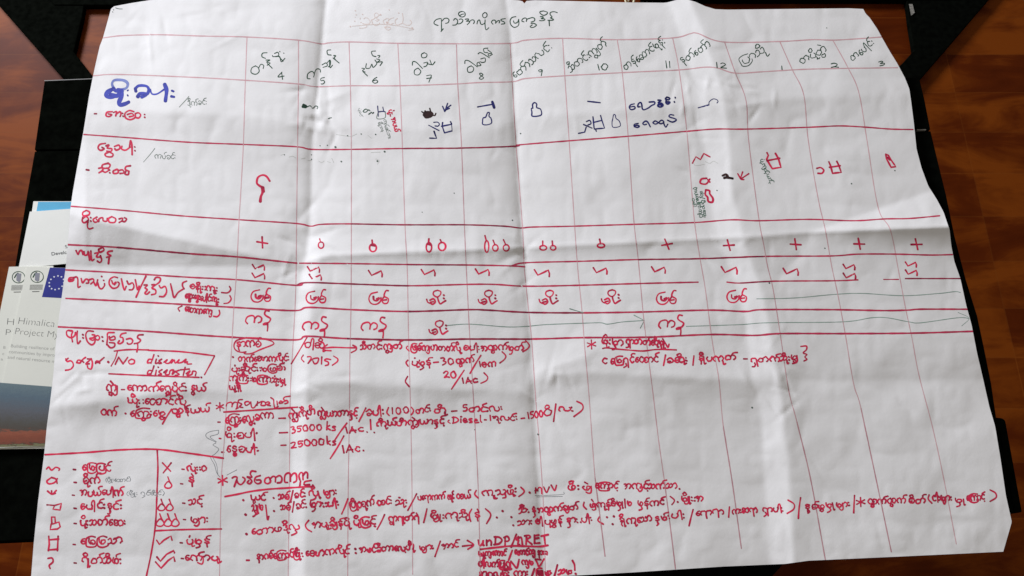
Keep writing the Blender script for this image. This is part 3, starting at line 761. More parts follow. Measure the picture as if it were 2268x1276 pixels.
HL = [
 ([(229, 84), (270, 79), (350, 77), (450, 80), (545, 82), (660, 89), (710, 97), (730, 95), (775, 93), (880, 96), (1010, 97), (1130, 96), (1165, 89), (1246, 85), (1370, 88), (1490, 84), (1528, 75), (1545, 74), (1602, 93), (1727, 92), (1800, 88), (1845, 89), (1900, 86), (1953, 82)], 2.3),
 ([(206, 168), (260, 165), (420, 171), (545, 178), (660, 186), (700, 192), (775, 190), (885, 190), (1010, 186), (1060, 183), (1135, 181), (1165, 174), (1250, 168), (1378, 161), (1504, 155), (1560, 149), (1590, 151), (1628, 162), (1690, 159), (1800, 153), (1988, 150)], 2.3),
 ([(186, 298), (270, 304), (415, 315), (539, 320), (655, 325), (692, 331), (775, 331), (890, 329), (1020, 328), (1138, 324), (1150, 321), (1260, 312), (1390, 302), (1521, 291), (1585, 286), (1655, 286), (1790, 282), (1860, 279), (1920, 282), (1972, 286), (2022, 287)], 3.4),
 ([(157, 457), (260, 465), (400, 478), (533, 487), (655, 495), (688, 501), (712, 497), (778, 496), (897, 498), (1029, 498), (1115, 501), (1153, 505), (1180, 503), (1273, 501), (1403, 497), (1537, 493), (1620, 487), (1680, 489), (1790, 486), (1890, 489), (1960, 485), (2015, 484), (2081, 478)], 3.4),
 ([(150, 542), (260, 548), (420, 562), (525, 569), (657, 583)], 4.2), ([(663, 583), (778, 584), (902, 586), (1034, 587), (1130, 589), (1162, 591)], 3.6),
 ([(1135, 588), (1165, 582), (1280, 579), (1414, 575), (1550, 573), (1690, 568), (1840, 567), (1900, 563), (1985, 563), (2060, 565), (2109, 564)], 3.6),
 ([(146, 598), (260, 604), (415, 614), (530, 620), (655, 632), (680, 626), (778, 629), (904, 633), (1035, 630), (1095, 630), (1165, 634), (1280, 632), (1420, 628), (1546, 625)], 3.8),
 ([(1610, 625), (1640, 627), (1710, 623), (1845, 622), (1900, 620)], 3.4), ([(1957, 619), (1990, 619)], 2.6), ([(2005, 617), (2128, 617)], 3.2),
 ([(146, 661), (310, 669), (520, 681), (650, 688), (684, 681), (778, 686), (906, 690), (1035, 686), (1080, 687), (1170, 692), (1290, 693), (1425, 691), (1570, 687), (1650, 690), (1690, 686), (1845, 686), (1955, 688), (2010, 687), (2040, 685), (2142, 685)], 4.2),
 ([(129, 724), (310, 733), (480, 745), (648, 753), (680, 745), (770, 750), (906, 753), (1038, 751), (1178, 751), (1290, 748), (1430, 747), (1575, 741), (1670, 743), (1730, 739), (1870, 739), (2020, 738), (2154, 734)], 4.4)]
for q, wd in HL:
    k = I('ruled_row_line', REDLINE if wd > 2.5 else PALELINE); k.stroke(q, wd, True, .25)
    if wd > 3: k.stroke([(a, b + .2) for a, b in q[len(q) // 3:len(q) // 2 + 1]], wd * .9, True, .8)

# ------------------------------------------------------------------ heading, month names and numbers
k = I('heading', BLACKINK, 'black handwritten heading at the top of the sheet')
tr(k, 930, 10, 6.87, [
 [(275, 320), (225, 300), (215, 270), (250, 230), (318, 215), (326, 235), (328, 330), (328, 400), (318, 415), (355, 370)],
 [(340, 250), (370, 215), (415, 210), (442, 235), (430, 275), (390, 288)],
 [(512, 240), (535, 215), (570, 235), (572, 275), (545, 310), (497, 315)], [(560, 295), (610, 292), (645, 265), (652, 235), (625, 220), (600, 228)],
 [(640, 106), (600, 120), (588, 150), (615, 185), (660, 188), (690, 160), (680, 120), (640, 106)], [(605, 170), (640, 150), (675, 145)],
 [(690, 225), (735, 220), (740, 235), (705, 255), (750, 255), (755, 270), (720, 308)], [(750, 262), (790, 235), (820, 240), (828, 265), (815, 292)],
 [(868, 295), (880, 250), (905, 235), (915, 260), (925, 295), (950, 305), (985, 280), (992, 235)],
 [(992, 235), (990, 300), (1005, 385), (1048, 355)], [(985, 123), (955, 150), (960, 190), (990, 203), (1020, 175), (1015, 135), (985, 123)],
 [(1110, 300), (1088, 270), (1110, 240), (1140, 240), (1155, 260), (1150, 285)], [(1158, 275), (1190, 245), (1212, 250), (1205, 280)],
 [(1300, 215), (1240, 225), (1235, 245), (1280, 265), (1290, 290), (1240, 300)],
 [(1460, 185), (1400, 200), (1372, 250), (1385, 310), (1430, 348), (1480, 335), (1505, 300), (1503, 225)], [(1425, 250), (1430, 275), (1455, 285), (1490, 265), (1500, 235)],
 [(1585, 265), (1552, 255), (1560, 225), (1600, 205), (1625, 225), (1618, 258)], [(1625, 225), (1670, 210), (1710, 200), (1745, 215), (1740, 250), (1690, 268)],
 [(1690, 290), (1720, 285), (1760, 300), (1772, 315), (1735, 345), (1690, 350), (1678, 335), (1710, 310)],
 [(1830, 185), (1870, 185), (1875, 200), (1845, 215), (1895, 220), (1900, 235), (1860, 248), (1820, 245)],
 [(1880, 98), (1830, 110), (1830, 135), (1880, 165), (1925, 150), (1940, 120), (1880, 98)],
 [(2090, 125), (2040, 110), (1990, 120), (1980, 150), (2010, 190), (1985, 205), (2030, 225), (2020, 240), (1945, 240)], [(1965, 245), (1970, 325)]], 2.1)
tr(I('corner_mark', BLACKINK), 0, 0, 3.98, [[(1020, 70), (1045, 78), (1078, 80)], [(1000, 85), (1003, 90)], [(992, 104), (995, 108)]], 1.6)

MONTHS = [("တန်ခူး", (556, 164), (640, 124), 15), ("ကဆုန်", (682, 175), (752, 133), 15), ("နယုန်", (801, 157), (852, 128), 14), ("ဝါဆို", (916, 166), (964, 136), 15),
 ("ဝါခေါင်", (1034, 161), (1092, 118), 15), ("တော်သလင်း", (1141, 174), (1223, 106), 13), ("သီတင်းကျွတ်", (1264, 159), (1345, 100), 13), ("တန်ဆောင်မုန်း", (1386, 157), (1474, 95), 12),
 ("နတ်တော်", (1512, 143), (1575, 102), 13), ("ပြာသို", (1644, 146), (1697, 116), 14), ("တပို့တွဲ", (1774, 143), (1832, 112), 13), ("တပေါင်း", (1890, 137), (1938, 97), 12)]
TRACED = {
 0: [[(145, 580), (110, 600), (105, 640), (145, 655), (175, 630), (165, 595), (140, 582)], [(170, 600), (190, 568), (215, 578), (210, 605)], [(235, 530), (270, 530), (240, 548), (272, 556), (245, 576)], [(248, 560), (290, 602)], [(245, 465), (205, 470), (200, 500), (230, 515)], [(310, 472), (340, 462), (345, 490), (300, 500), (292, 490)], [(320, 500), (355, 500), (370, 545), (402, 515)], [(345, 495), (385, 540)], [(355, 455), (359, 457)], [(390, 468), (394, 470)]],
 1: [[(625, 695), (600, 690), (605, 650), (640, 630), (660, 650), (655, 680)], [(660, 650), (680, 610), (710, 612), (716, 636)], [(730, 572), (765, 555), (775, 580), (737, 595)], [(768, 560), (800, 530), (802, 572), (785, 590)], [(795, 530), (800, 596), (822, 575)], [(832, 490), (850, 492), (836, 510), (848, 526)], [(826, 512), (880, 556)], [(805, 440), (775, 446), (780, 480), (810, 486)]],
 2: [[(1080, 602), (1105, 606), (1086, 625), (1110, 636)], [(1090, 632), (1130, 670)], [(1120, 562), (1116, 600), (1150, 600), (1168, 566), (1180, 595), (1212, 560), (1196, 530)], [(1210, 520), (1240, 530), (1216, 550), (1260, 546), (1240, 580)], [(1200, 450), (1166, 456), (1176, 490), (1205, 500)], [(1220, 490), (1240, 492), (1228, 510)]],
 3: [[(1575, 600), (1545, 620), (1546, 655), (1580, 660), (1600, 630), (1578, 602)], [(1525, 575), (1530, 545), (1560, 550), (1615, 605)], [(1625, 556), (1660, 550), (1650, 580), (1626, 590)], [(1655, 562), (1690, 570)], [(1680, 530), (1700, 572), (1725, 545)], [(1630, 465), (1606, 480), (1612, 508), (1645, 505), (1654, 480), (1632, 465)]],
 4: [[(2045, 580), (2012, 600), (2018, 636), (2055, 632), (2066, 600), (2045, 582)], [(1988, 560), (1992, 535), (2025, 538), (2098, 590)], [(2130, 545), (2098, 555), (2100, 580), (2130, 575), (2118, 560)], [(2128, 520), (2165, 512), (2166, 545), (2135, 552)], [(2105, 475), (2130, 465), (2205, 510)], [(2190, 440), (2225, 470), (2195, 475), (2200, 495), (2230, 480)], [(2190, 425), (2155, 430), (2160, 460), (2190, 465)]]}
for i_, (s_, a, b, xh) in enumerate(MONTHS):
    k = I('month_name', BLACKINK)
    if i_ in TRACED: tr(k, 530, 0, 3.98, TRACED[i_], 2.1)
    else: write(k, s_, a, b, xh, 2.0)
for s_, a, b, xh in (("4", (615, 176), (630, 175), 11), ("5", (710, 188), (722, 186), 11), ("6", (824, 186), (837, 186), 11), ("7", (945, 182), (958, 181), 11), ("8", (1061, 177), (1072, 177), 11), ("9", (1191, 168), (1203, 168), 10),
                     ("10", (1323, 157), (1347, 154), 10), ("11", (1473, 151), (1486, 150), 11), ("12", (1584, 150), (1608, 152), 9), ("1", (1728, 155), (1734, 155), 6), ("2", (1841, 150), (1858, 150), 7), ("3", (1943, 147), (1960, 145), 7)):
    k = I('month_number', BLACKINK); write(k, s_, a, b, xh, 2.1)

# faint marks showing through from the back of the sheet
k = I('show_through_heading', GHOST, 'faint pinkish mirrored heading showing through the paper')
write(k, "ရာသီခွင်း:", (912, 42), (786, 38), 15, 1.7, False)
k.stroke([(780, 58), (850, 54), (914, 64), (905, 67)], 1.3)
for a, b, r_ in ((787, 24, 1.3), (789, 33, 1.4), (803, 32, 1.3), (843, 33, 1.5), (857, 50, 1.9), (883, 29, 1.2), (776, 59, 1.4), (913, 62, 1.5), (862, 22, 1.2)):
    k.dot(a, b, r_)
for a, b, r_ in ((709, 323, 1.1), (725, 322, 1.1), (743, 326, 2.0), (852, 336, 1.9), (756, 358, 1.8), (836, 357, 1.8), (630, 343, 1.1), (690, 343, 1.2), (690, 353, 1.2), (800, 297, 1.4), (770, 301, 1.3), (832, 298, 1.5), (1135, 488, 1.4), (1006, 428, 1.2), (935, 470, 1.0), (1153, 296, 1.3), (1886, 407, 1.6), (1982, 378, 1.4), (1827, 550, 1.4), (1588, 422, 1.3), (1831, 62, 1.2), (1666, 903, 2.0), (1704, 627, 1.6), (1052, 952, 1.8), (1192, 962, 1.8)):
    k = I('ink_dot', GREYINK); k.dot(a, b, r_)
for l in ([(622, 344), (628, 342)], [(640, 348), (648, 346), (655, 350)], [(668, 352), (676, 350)], [(682, 356), (690, 355)], [(706, 357), (712, 360), (718, 357)], [(725, 358), (732, 360)], [(735, 351), (739, 360)], [(822, 338), (842, 337)], [(832, 352), (840, 356), (836, 364)], [(745, 298), (775, 302), (790, 297)], [(815, 300), (822, 306)], [(1536, 362), (1541, 367), (1560, 364)], [(1562, 358), (1572, 362), (1580, 357), (1590, 362)], [(730, 260), (735, 262)]):
    k = I('show_through_stroke', GHOSTGREY); k.stroke(l, 1.2)

# ------------------------------------------------------------------ the two crop rows
k = I('row_title', BLUE, 'thick blue handwritten row title')
tr(k, 0, 0, 3.98, [[(985, 790), (945, 815), (938, 845), (985, 855), (1050, 835), (1075, 800), (1040, 795)], [(1000, 780), (1020, 800), (1065, 805), (1075, 840), (1050, 900), (1060, 925), (1105, 915), (1135, 900)], [(975, 835), (1030, 845), (1055, 815)]], 9)
tr(k, 0, 0, 3.98, [[(1215, 852), (1235, 825), (1285, 832), (1250, 855)], [(1452, 745), (1468, 800), (1458, 890)]], 8.5)
tr(k, 0, 0, 3.98, [[(1515, 800), (1530, 806)], [(1510, 850), (1535, 855)]], 5.5)
tr(k, 0, 0, 3.98, [[(1325, 790), (1340, 828), (1385, 828), (1445, 790)], [(1130, 795), (1124, 800)], [(1124, 838), (1128, 845)]], 3.8)
tr(k, 0, 0, 3.98, [[(1192, 782), (1225, 756), (1290, 760), (1312, 790), (1300, 825), (1270, 840)], [(1192, 782), (1198, 805)]], 6.5)
k = I('row_title', BLUEWASH, 'paler washed loop of the blue row title')
tr(k, 0, 0, 3.98, [[(1005, 785), (988, 740), (1010, 708), (1085, 708), (1125, 735), (1115, 775), (1075, 790)]], 6)
k = I('row_note', GREYINK); tr(k, 0, 0, 3.98, [[(1665, 850), (1640, 880), (1580, 945)]], 1.5); write(k, "ဒိုက်ခင်း", (416, 233), (458, 232), 8.5, 1.5)
k = I('row_subtitle', RED); k.stroke([(209, 252), (214, 252)], 4, True, .9); tr(k, 0, 0, 3.98, [[(990, 985), (945, 990), (935, 1020), (962, 1028), (985, 1012), (955, 1005)], [(1000, 992), (1028, 985), (1020, 1022)], [(1030, 1002), (1058, 985), (1066, 1005), (1058, 1028)], [(1180, 985), (1140, 975), (1102, 1000), (1108, 1040), (1150, 1055), (1190, 1035), (1192, 1000)], [(1122, 1010), (1160, 1000), (1178, 1020), (1140, 1030)], [(1192, 1002), (1220, 995), (1240, 1015), (1222, 1040), (1192, 1035)]], 4.2); k.dot(0+1080/3.98, 0+1000/3.98, 2); k.dot(0+1085/3.98, 0+1025/3.98, 2); k.dot(0+1275/3.98, 0+1010/3.98, 2); k.dot(0+1276/3.98, 0+1035/3.98, 2);
k = I('row_title', RED, 'red handwritten row title under the blue one'); tr(k, 0, 300, 3.98, [[(930, 70), (880, 80), (865, 112), (888, 132), (918, 118), (898, 105)], [(935, 92), (960, 85), (945, 112), (985, 118), (978, 140), (940, 138)], [(960, 145), (926, 165), (940, 186), (985, 188), (996, 165), (965, 147)], [(1008, 98), (1048, 86), (1056, 115), (1025, 130), (1012, 118)], [(1075, 95), (1072, 120), (1108, 130), (1148, 102)], [(1142, 100), (1150, 45), (1162, 80), (1165, 170)]], 4.4); k.dot(0+1188/3.98, 300+102/3.98, 2); k.dot(0+1190/3.98, 300+135/3.98, 2);
k = I('row_note', GREYINK); tr(k, 0, 300, 3.98, [[(1365, 115), (1330, 160), (1265, 235)]], 1.3); write(k, "ကပ်ခင်း", (343, 352), (389, 352), 9, 1.4)
k = I('row_subtitle', RED); k.stroke([(191, 376), (197, 377)], 4, True, .9); tr(k, 0, 300, 3.98, [[(870, 290), (905, 285), (902, 310), (872, 330)], [(900, 312), (930, 325), (962, 302), (940, 288)], [(955, 245), (905, 260), (905, 288), (958, 285), (970, 258), (945, 245)], [(1000, 312), (1035, 300), (1040, 330), (1002, 335), (996, 316)], [(1045, 310), (1080, 304), (1092, 330), (1058, 336)], [(1110, 312), (1102, 340), (1130, 345), (1136, 316)], [(1150, 268), (1112, 275), (1105, 300), (1136, 316)]], 4.4); k.dot(0+965/3.98, 300+305/3.98, 2); k.dot(0+968/3.98, 300+330/3.98, 2);
k = I('row_title', RED); tr(k, 0, 300, 3.98, [[(730, 722), (725, 755), (745, 770), (780, 742), (760, 716), (735, 730)], [(760, 662), (730, 680), (735, 708), (780, 702), (790, 677), (765, 662)], [(776, 750), (770, 800), (785, 824), (820, 815)], [(855, 720), (822, 740), (835, 765), (865, 756), (850, 740)], [(870, 760), (875, 735), (905, 725), (910, 752), (940, 756), (945, 730)], [(985, 716), (956, 735), (966, 765), (1010, 766), (1020, 736), (990, 718)], [(1050, 736), (1080, 730), (1075, 752), (1050, 768)], [(1075, 755), (1100, 760), (1116, 736), (1096, 726)]], 4.2); k.dot(0+800/3.98, 300+725/3.98, 2); k.dot(0+800/3.98, 300+755/3.98, 2);
k = I('row_title', RED); tr(k, 0, 300, 3.98, [[(670, 1015), (688, 1050), (700, 1022), (720, 1015), (732, 1050)], [(740, 1025), (746, 1055), (770, 1050), (776, 1022)], [(780, 1030), (790, 1100)], [(800, 1020), (808, 1100), (830, 1092)], [(835, 1040), (865, 1035), (850, 1070), (880, 1072)], [(868, 1005), (905, 990), (915, 1012), (880, 1030), (868, 1008)], [(885, 1060), (896, 1100), (880, 1120), (858, 1108)], [(990, 1018), (955, 1025), (950, 1045), (978, 1060), (940, 1075)], [(962, 1078), (956, 1130)]], 4.6)
k = I('row_title', RED, 'longest red row title with slashes and a big check'); tr(k, 130, 600, 5.67, [[(190, 82), (137, 90), (126, 128), (170, 130), (190, 106), (142, 112)], [(190, 88), (222, 76), (240, 105), (243, 205), (272, 195)], [(282, 95), (300, 150), (338, 106), (368, 112), (374, 150), (346, 155)], [(385, 112), (428, 100), (440, 130), (402, 165)], [(440, 140), (468, 185), (490, 112)], [(490, 150), (508, 208), (540, 226), (575, 186), (575, 160)],
  [(738, 85), (690, 76), (642, 110), (636, 170), (680, 218), (738, 205), (760, 160), (742, 140)], [(665, 122), (684, 165), (720, 142), (700, 175)]], 4.2); k.dot(225.2, 612.5, 2.2); k.dot(229.6, 621.2, 2.2)
tr(k, 130, 600, 5.67, [[(787, 100), (822, 238), (848, 195)], [(858, 128), (880, 168), (925, 150), (945, 195), (925, 235), (885, 238)], [(962, 112), (990, 235), (1010, 190)], [(1095, 68), (1035, 190), (972, 330)],
  [(1072, 178), (1115, 178), (1082, 215), (1112, 235), (1082, 280), (1108, 292), (1140, 265)], [(1170, 175), (1210, 175), (1172, 215), (1215, 240), (1215, 285), (1165, 300)], [(1200, 112), (1225, 82), (1275, 92), (1265, 140), (1205, 185)],
  [(1262, 185), (1285, 215), (1335, 195), (1355, 260), (1320, 320), (1265, 322)], [(1405, 162), (1425, 250), (1450, 335), (1500, 270), (1575, 222)], [(1608, 128), (1560, 150), (1555, 190), (1575, 225)]], 4.2)
k = I('row_note', RED); write(k, "စနိုး:ကူး", (421, 640), (482, 646), 10, 3.8); tr(k, 130, 600, 5.67, [[(2145, 195), (2160, 235), (2120, 275), (2045, 272)]], 3.6)
write(k, "ဆွေးနွေးပေါင်းကူး", (410, 660), (484, 670), 10, 3.8); tr(k, 130, 600, 5.67, [[(2150, 312), (2165, 355), (2130, 400), (2075, 410)]], 3.6)
k = I('row_note', RED); tr(k, 130, 600, 5.67, [[(1548, 440), (1500, 470), (1518, 505)], [(2015, 495), (2022, 540), (1990, 575), (1945, 570)]], 3.8); write(k, "ဆောကကျေ", (409, 690), (470, 697), 10, 3.8)

# symbols of the monsoon paddy row
tr(I('squiggle_mark', BLACKINK), 530, 0, 3.98, [[(565, 925), (585, 935)], [(560, 940), (585, 945)], [(570, 930), (590, 940)]], 6.5)
tr(PARTS[-1], 530, 0, 3.98, [[(592, 945), (625, 933), (648, 955), (672, 935), (692, 942), (685, 960)], [(785, 1045), (812, 1038)]], 2)
k = I('pot_mark', NAVY)
tr(k, 770, 210, 6.3, [[(418, 158), (425, 240), (428, 300)], [(425, 240), (490, 232), (525, 240)], [(490, 172), (503, 228)]], 2.4)
k = I('pot_mark', GREYINK, 'faded lower half of the small pot'); tr(k, 770, 210, 6.3, [[(425, 245), (410, 332), (520, 322), (525, 242)]], 1.8)
k = I('sprout_mark', BLACKINK); tr(k, 770, 210, 6.3, [[(290, 218), (250, 200), (215, 235), (255, 242), (292, 210), (312, 225)]], 2); tr(k, 770, 210, 6.3, [[(295, 272), (332, 245)], [(348, 258), (362, 250)]], 3)
k = I('side_note', RED, 'small red note written downwards'); write(k, "ပုံ:. အပယ်", (861, 244), (875, 292), 8, 3.2)
k = I('side_note', GREYINK, 'tiny grey green note written downwards'); write(k, "ကျဉ်းခင်း:သား", (849, 266), (860, 308), 5.5, 1.1); write(k, "မိုးသန", (837, 272), (846, 293), 5, 1.1); write(k, "ပုံခင်", (794, 240), (797, 258), 4, .8)
k = I('insect_mark', BROWNINK, 'dark brown scribbled insect')
tr(k, 770, 210, 6.3, [[(1075, 250), (1110, 245), (1160, 250), (1180, 275), (1150, 300), (1100, 300), (1065, 280), (1090, 265), (1150, 275)], [(1085, 285), (1130, 262), (1165, 285)]], 6.6)
tr(k, 770, 210, 6.3, [[(1035, 235), (1065, 260)], [(1145, 190), (1160, 240)], [(1180, 280), (1215, 290), (1230, 260)], [(1065, 290), (1085, 320), (1130, 320), (1150, 300)], [(1080, 225), (1095, 245)]], 3)
k = I('arrow_mark', NAVY); tr(k, 770, 210, 6.3, [[(1395, 120), (1355, 233)], [(1325, 162), (1355, 233)], [(1355, 233), (1395, 180), (1440, 145)]], 3); tr(k, 770, 210, 6.3, [[(1365, 215), (1420, 190)]], 2.6)
k = I('ladder_mark', NAVY); tr(k, 770, 210, 6.3, [[(1200, 385), (1255, 383), (1280, 412), (1258, 438), (1220, 435)], [(1130, 425), (1275, 500)]], 2.6); tr(k, 770, 210, 6.3, [[(1205, 510), (1240, 608), (1145, 605)]], 3.4, False)
k = I('pot_mark', NAVY); tr(k, 770, 210, 6.3, [[(1325, 388), (1322, 440), (1350, 530)], [(1435, 375), (1450, 408)], [(1310, 440), (1450, 412)], [(1350, 532), (1452, 505)]], 3.2); tr(k, 770, 210, 6.3, [[(1450, 412), (1458, 510)]], 1.8)
k = I('hoe_mark', NAVY); tr(k, 770, 210, 6.3, [[(1812, 170), (2010, 135)]], 3); tr(k, 770, 210, 6.3, [[(2018, 98), (2045, 180)]], 5.5)
k = I('bottle_mark', NAVY); tr(k, 770, 210, 6.3, [[(1945, 262), (1955, 248), (1978, 252), (1972, 300), (2000, 330), (2006, 395), (1940, 420), (1885, 412), (1882, 375), (1890, 325), (1925, 312), (1945, 262)]], 2.6)
k = I('bottle_mark', NAVY); tr(k, 1060, 0, 3.98, [[(478, 955), (465, 957), (470, 990), (475, 1025), (550, 1015), (547, 965), (512, 948), (512, 918), (492, 905), (476, 922), (478, 955)]], 3)
k = I('dash_mark', NAVY); tr(k, 1060, 0, 3.98, [[(962, 894), (1020, 900), (1072, 906)]], 3.2)
k = I('pot_mark', NAVY); tr(k, 1060, 0, 3.98, [[(1008, 1030), (1018, 1130)], [(1010, 1080), (1085, 1062)], [(1075, 1018), (1088, 1065), (1110, 1130), (1020, 1138)], [(1030, 1138), (1038, 1158)]], 3, False)
k = I('ladder_mark', NAVY); tr(k, 1060, 0, 3.98, [[(950, 1072), (980, 1062), (990, 1090), (965, 1102)], [(925, 1098), (1000, 1130)]], 2.8); tr(k, 1060, 0, 3.98, [[(948, 1122), (935, 1165), (880, 1176)]], 3.2, False)
k = I('bottle_mark', NAVY); tr(k, 1060, 0, 3.98, [[(1182, 1050), (1190, 1012), (1205, 1015), (1212, 1045), (1240, 1068), (1247, 1112), (1185, 1122), (1176, 1080), (1182, 1050)]], 2)
k = I('cell_note', NAVY, 'navy handwritten words ending in two dots')
tr(k, 1370, 180, 8.4, [[(295, 420), (225, 440), (200, 490), (240, 530), (305, 505), (290, 470), (215, 480)]], 3)
tr(k, 1370, 180, 8.4, [[(400, 475), (358, 475), (370, 420), (412, 395), (432, 440), (440, 505), (470, 532), (550, 500), (610, 455), (668, 425), (665, 385), (570, 388)]], 3.4)
tr(k, 1370, 180, 8.4, [[(735, 352), (790, 360), (735, 402), (800, 412), (825, 450), (780, 480), (735, 465), (740, 435), (800, 440)], [(900, 295), (870, 330), (930, 345), (955, 320), (915, 300)], [(885, 360), (885, 405), (920, 425), (955, 390), (900, 385)], [(1052, 300), (1056, 312)], [(1035, 380), (1042, 392)]], 4)
k = I('cell_note', NAVY, 'navy handwritten words ending in a large curl')
tr(k, 1370, 180, 8.4, [[(365, 785), (300, 800), (288, 830), (350, 820), (385, 838), (350, 860), (290, 845)], [(520, 800), (480, 810), (450, 785), (500, 742), (545, 765), (590, 848)], [(680, 738), (638, 770), (685, 798), (735, 770), (690, 740)], [(742, 770), (800, 725), (842, 760), (790, 792), (745, 772)], [(835, 770), (855, 820), (880, 855), (915, 800)], [(1025, 632), (960, 622), (942, 662), (1055, 700), (1070, 728), (1000, 760), (910, 725)]], 3.2)
k = I('hook_mark', NAVY); tr(k, 1370, 180, 8.4, [[(1482, 495), (1680, 440)]], 2.8); tr(k, 1370, 180, 8.4, [[(1680, 440), (1690, 380), (1760, 330), (1830, 345), (1850, 378), (1830, 405)]], 2)

# symbols of the summer paddy row
k = I('sickle_mark', RED, 'big red hook with a thick stem'); tr(k, 530, 300, 3.98, [[(268, 402), (240, 362), (205, 350), (165, 370), (155, 420), (180, 445), (205, 458)]], 5.2); tr(k, 530, 300, 3.98, [[(200, 455), (205, 500), (190, 540), (185, 582)], [(208, 460), (215, 495)]], 7)
k = I('zigzag_mark', RED); tr(k, 1060, 300, 3.98, [[(1885, 245), (1915, 188), (1955, 213), (1985, 160), (2040, 190)]], 3.6, False)
k = I('sprout_mark', RED); tr(k, 1060, 300, 3.98, [[(2010, 378), (1965, 385), (1955, 420), (2005, 428), (2038, 385)], [(2020, 390), (2038, 412)]], 4.6)
k = I('bottle_mark', RED); tr(k, 1060, 300, 3.98, [[(2003, 480), (2035, 488), (2038, 515), (2065, 555), (2060, 588), (2025, 582), (2018, 545), (1998, 520), (2003, 480)]], 5)
k = I('insect_mark', BROWNINK, 'small black and brown blot'); tr(k, 1060, 300, 3.98, [[(2150, 355), (2180, 345), (2195, 365), (2165, 375)], [(2185, 370), (2240, 380)]], 5.8)
k = I('side_note', GREENPEN, 'green note written downwards beside the red bottle'); write(k, "(အပယ်ပေါက် ကုင်)", (1536, 416), (1551, 482), 6, 1.6); write(k, "ဆံ/ပိုးအသေးးး", (1550, 424), (1559, 482), 5, 1.6); write(k, "ဝမ်း", (1533, 440), (1536, 459), 4.5, 1.5)
k = I('arrow_mark', RED); tr(k, 1600, 300, 3.395, [[(115, 288), (140, 328), (160, 332)], [(138, 328), (198, 288)], [(135, 325), (152, 275)]], 3.8)
k = I('pot_mark', RED); tr(k, 1600, 300, 3.395, [[(335, 130), (345, 150), (332, 180), (375, 250), (440, 240), (420, 172), (398, 135)], [(335, 190), (430, 172)]], 4.6, False)
k = I('side_note', GREENPEN, 'green note written downwards beside the red pot'); write(k, "ပုံ.ကျဉ်းယဉ်း", (1683, 354), (1706, 408), 6, 1.6)
k = I('pot_mark', RED); tr(k, 1600, 300, 3.395, [[(800, 198), (812, 225), (828, 285), (893, 278), (875, 225), (860, 195)], [(805, 240), (885, 228)]], 4.6, False)
k = I('arch_mark', RED); tr(k, 1600, 300, 3.395, [[(710, 248), (738, 242), (762, 262), (748, 285), (718, 285)]], 4.4)
k = I('bottle_mark', RED); tr(k, 1600, 300, 3.395, [[(1228, 142), (1248, 150), (1265, 180), (1303, 235), (1268, 240), (1232, 172), (1228, 142)], [(1240, 165), (1260, 185)]], 4.4, False)

# ------------------------------------------------------------------ weather row: crosses and drops
for x, y, q in ((581, 537, -.12), (1477, 541, .22), (1614, 543, .10), (1762, 541, -.02), (1903, 540, .02), (2030, 541, .06)):
    k = I('plus_mark', RED); c_q, s_q = math.cos(q), math.sin(q)
    for a, b in (((-12, 0), (12, 1)), ((-2, -12), (2, 12))):
        k.stroke([(x + a[0] * c_q + a[1] * s_q, y - a[0] * s_q + a[1] * c_q), (x + b[0] * c_q + b[1] * s_q, y - b[0] * s_q + b[1] * c_q)], 4.4)
for x, y, rx, ry, sx, sy, wd, fill in ((711, 543, 6, 7, -3, -14, 3.4, 0), (826, 549, 7.5, 8.5, -2, -17, 4.5, 1), (950, 548, 6, 10, 0, -19, 4.5, 1), (979, 546, 8, 9, -4, -15, 4.5, 0), (1078, 546, 4.5, 13, -4, -24, 3.8, 0), (1097, 549, 6, 7, -5, -17, 3.6, 0), (1121, 549, 6.5, 7, -6, -18, 3.6, 0),
                                      (1203, 549, 7.5, 5, -1, -15, 4, 0), (1225, 549, 6, 5, -2, -15, 4, 0), (1331, 544, 8, 4.5, -3, -14, 4.2, 0)):
    k = I('drop_mark', RED)
    k.stroke([(x + rx * math.cos(t), y + ry * math.sin(t)) for t in np.linspace(-1.9, 4.5, 12)], wd)
    k.stroke([(x + sx, y + sy), (x - 1, y - ry)], wd)
    if fill: k.stroke([(x - 3, y - ry + 2), (x + 4, y - ry + 4)], wd * 1.3)
# temperature row
for x, y, q in ((573, 592, .88), (573, 611.5, .92), (695, 597, .88), (699, 614, .88), (832, 606, 1), (949, 604, 1), (1069, 603, 1), (1201, 605, 1.1), (1330, 600, 1), (1459, 598, 1), (1616, 599, 1.15), (1752, 602, 1.1), (1881, 591.5, .85), (1882, 611.5, .9), (2018, 586, .8), (2019, 604, .85)):
    k = I('tick_mark', RED)
    k.stroke([(x + a * q, y + b * q) for a, b in ((-16, -7), (-9, 4), (2, -1), (12, -6), (14.5, 1), (14, 7))], 4.2, False)

# ------------------------------------------------------------------ river / rain / lake rows
def river(x, y, fat=1.0):
    k = I('cell_word', RED)
    k.stroke([(x - 6 + 6, y - 14), (x - 14, y - 10), (x - 19, y + 1), (x - 14, y + 11), (x - 3, y + 13), (x + 6, y + 7), (x + 8, y - 2)], 3.6)
    k.stroke([(x - 9, y - 4), (x - 8, y + 3), (x - 1, y + 5), (x + 4, y - 1), (x - 2, y + 1)], 4.0 * fat)
    k.stroke([(x + 24, y - 17), (x + 19, y - 17), (x + 15, y - 9), (x + 16, y - 4), (x + 24, y + 1), (x + 22, y + 10), (x + 14, y + 11), (x + 10, y + 4), (x + 14, y - 3)], 3.8)
    k.stroke([(x + 13, y + 4), (x + 20, y + 3)], 4 * fat)
for x, y, f_ in ((575, 656, 1.5), (697, 659, 1), (836, 661, 1.2), (1473, 661, 1.2), (1629, 657, 1)): river(x, y, f_)
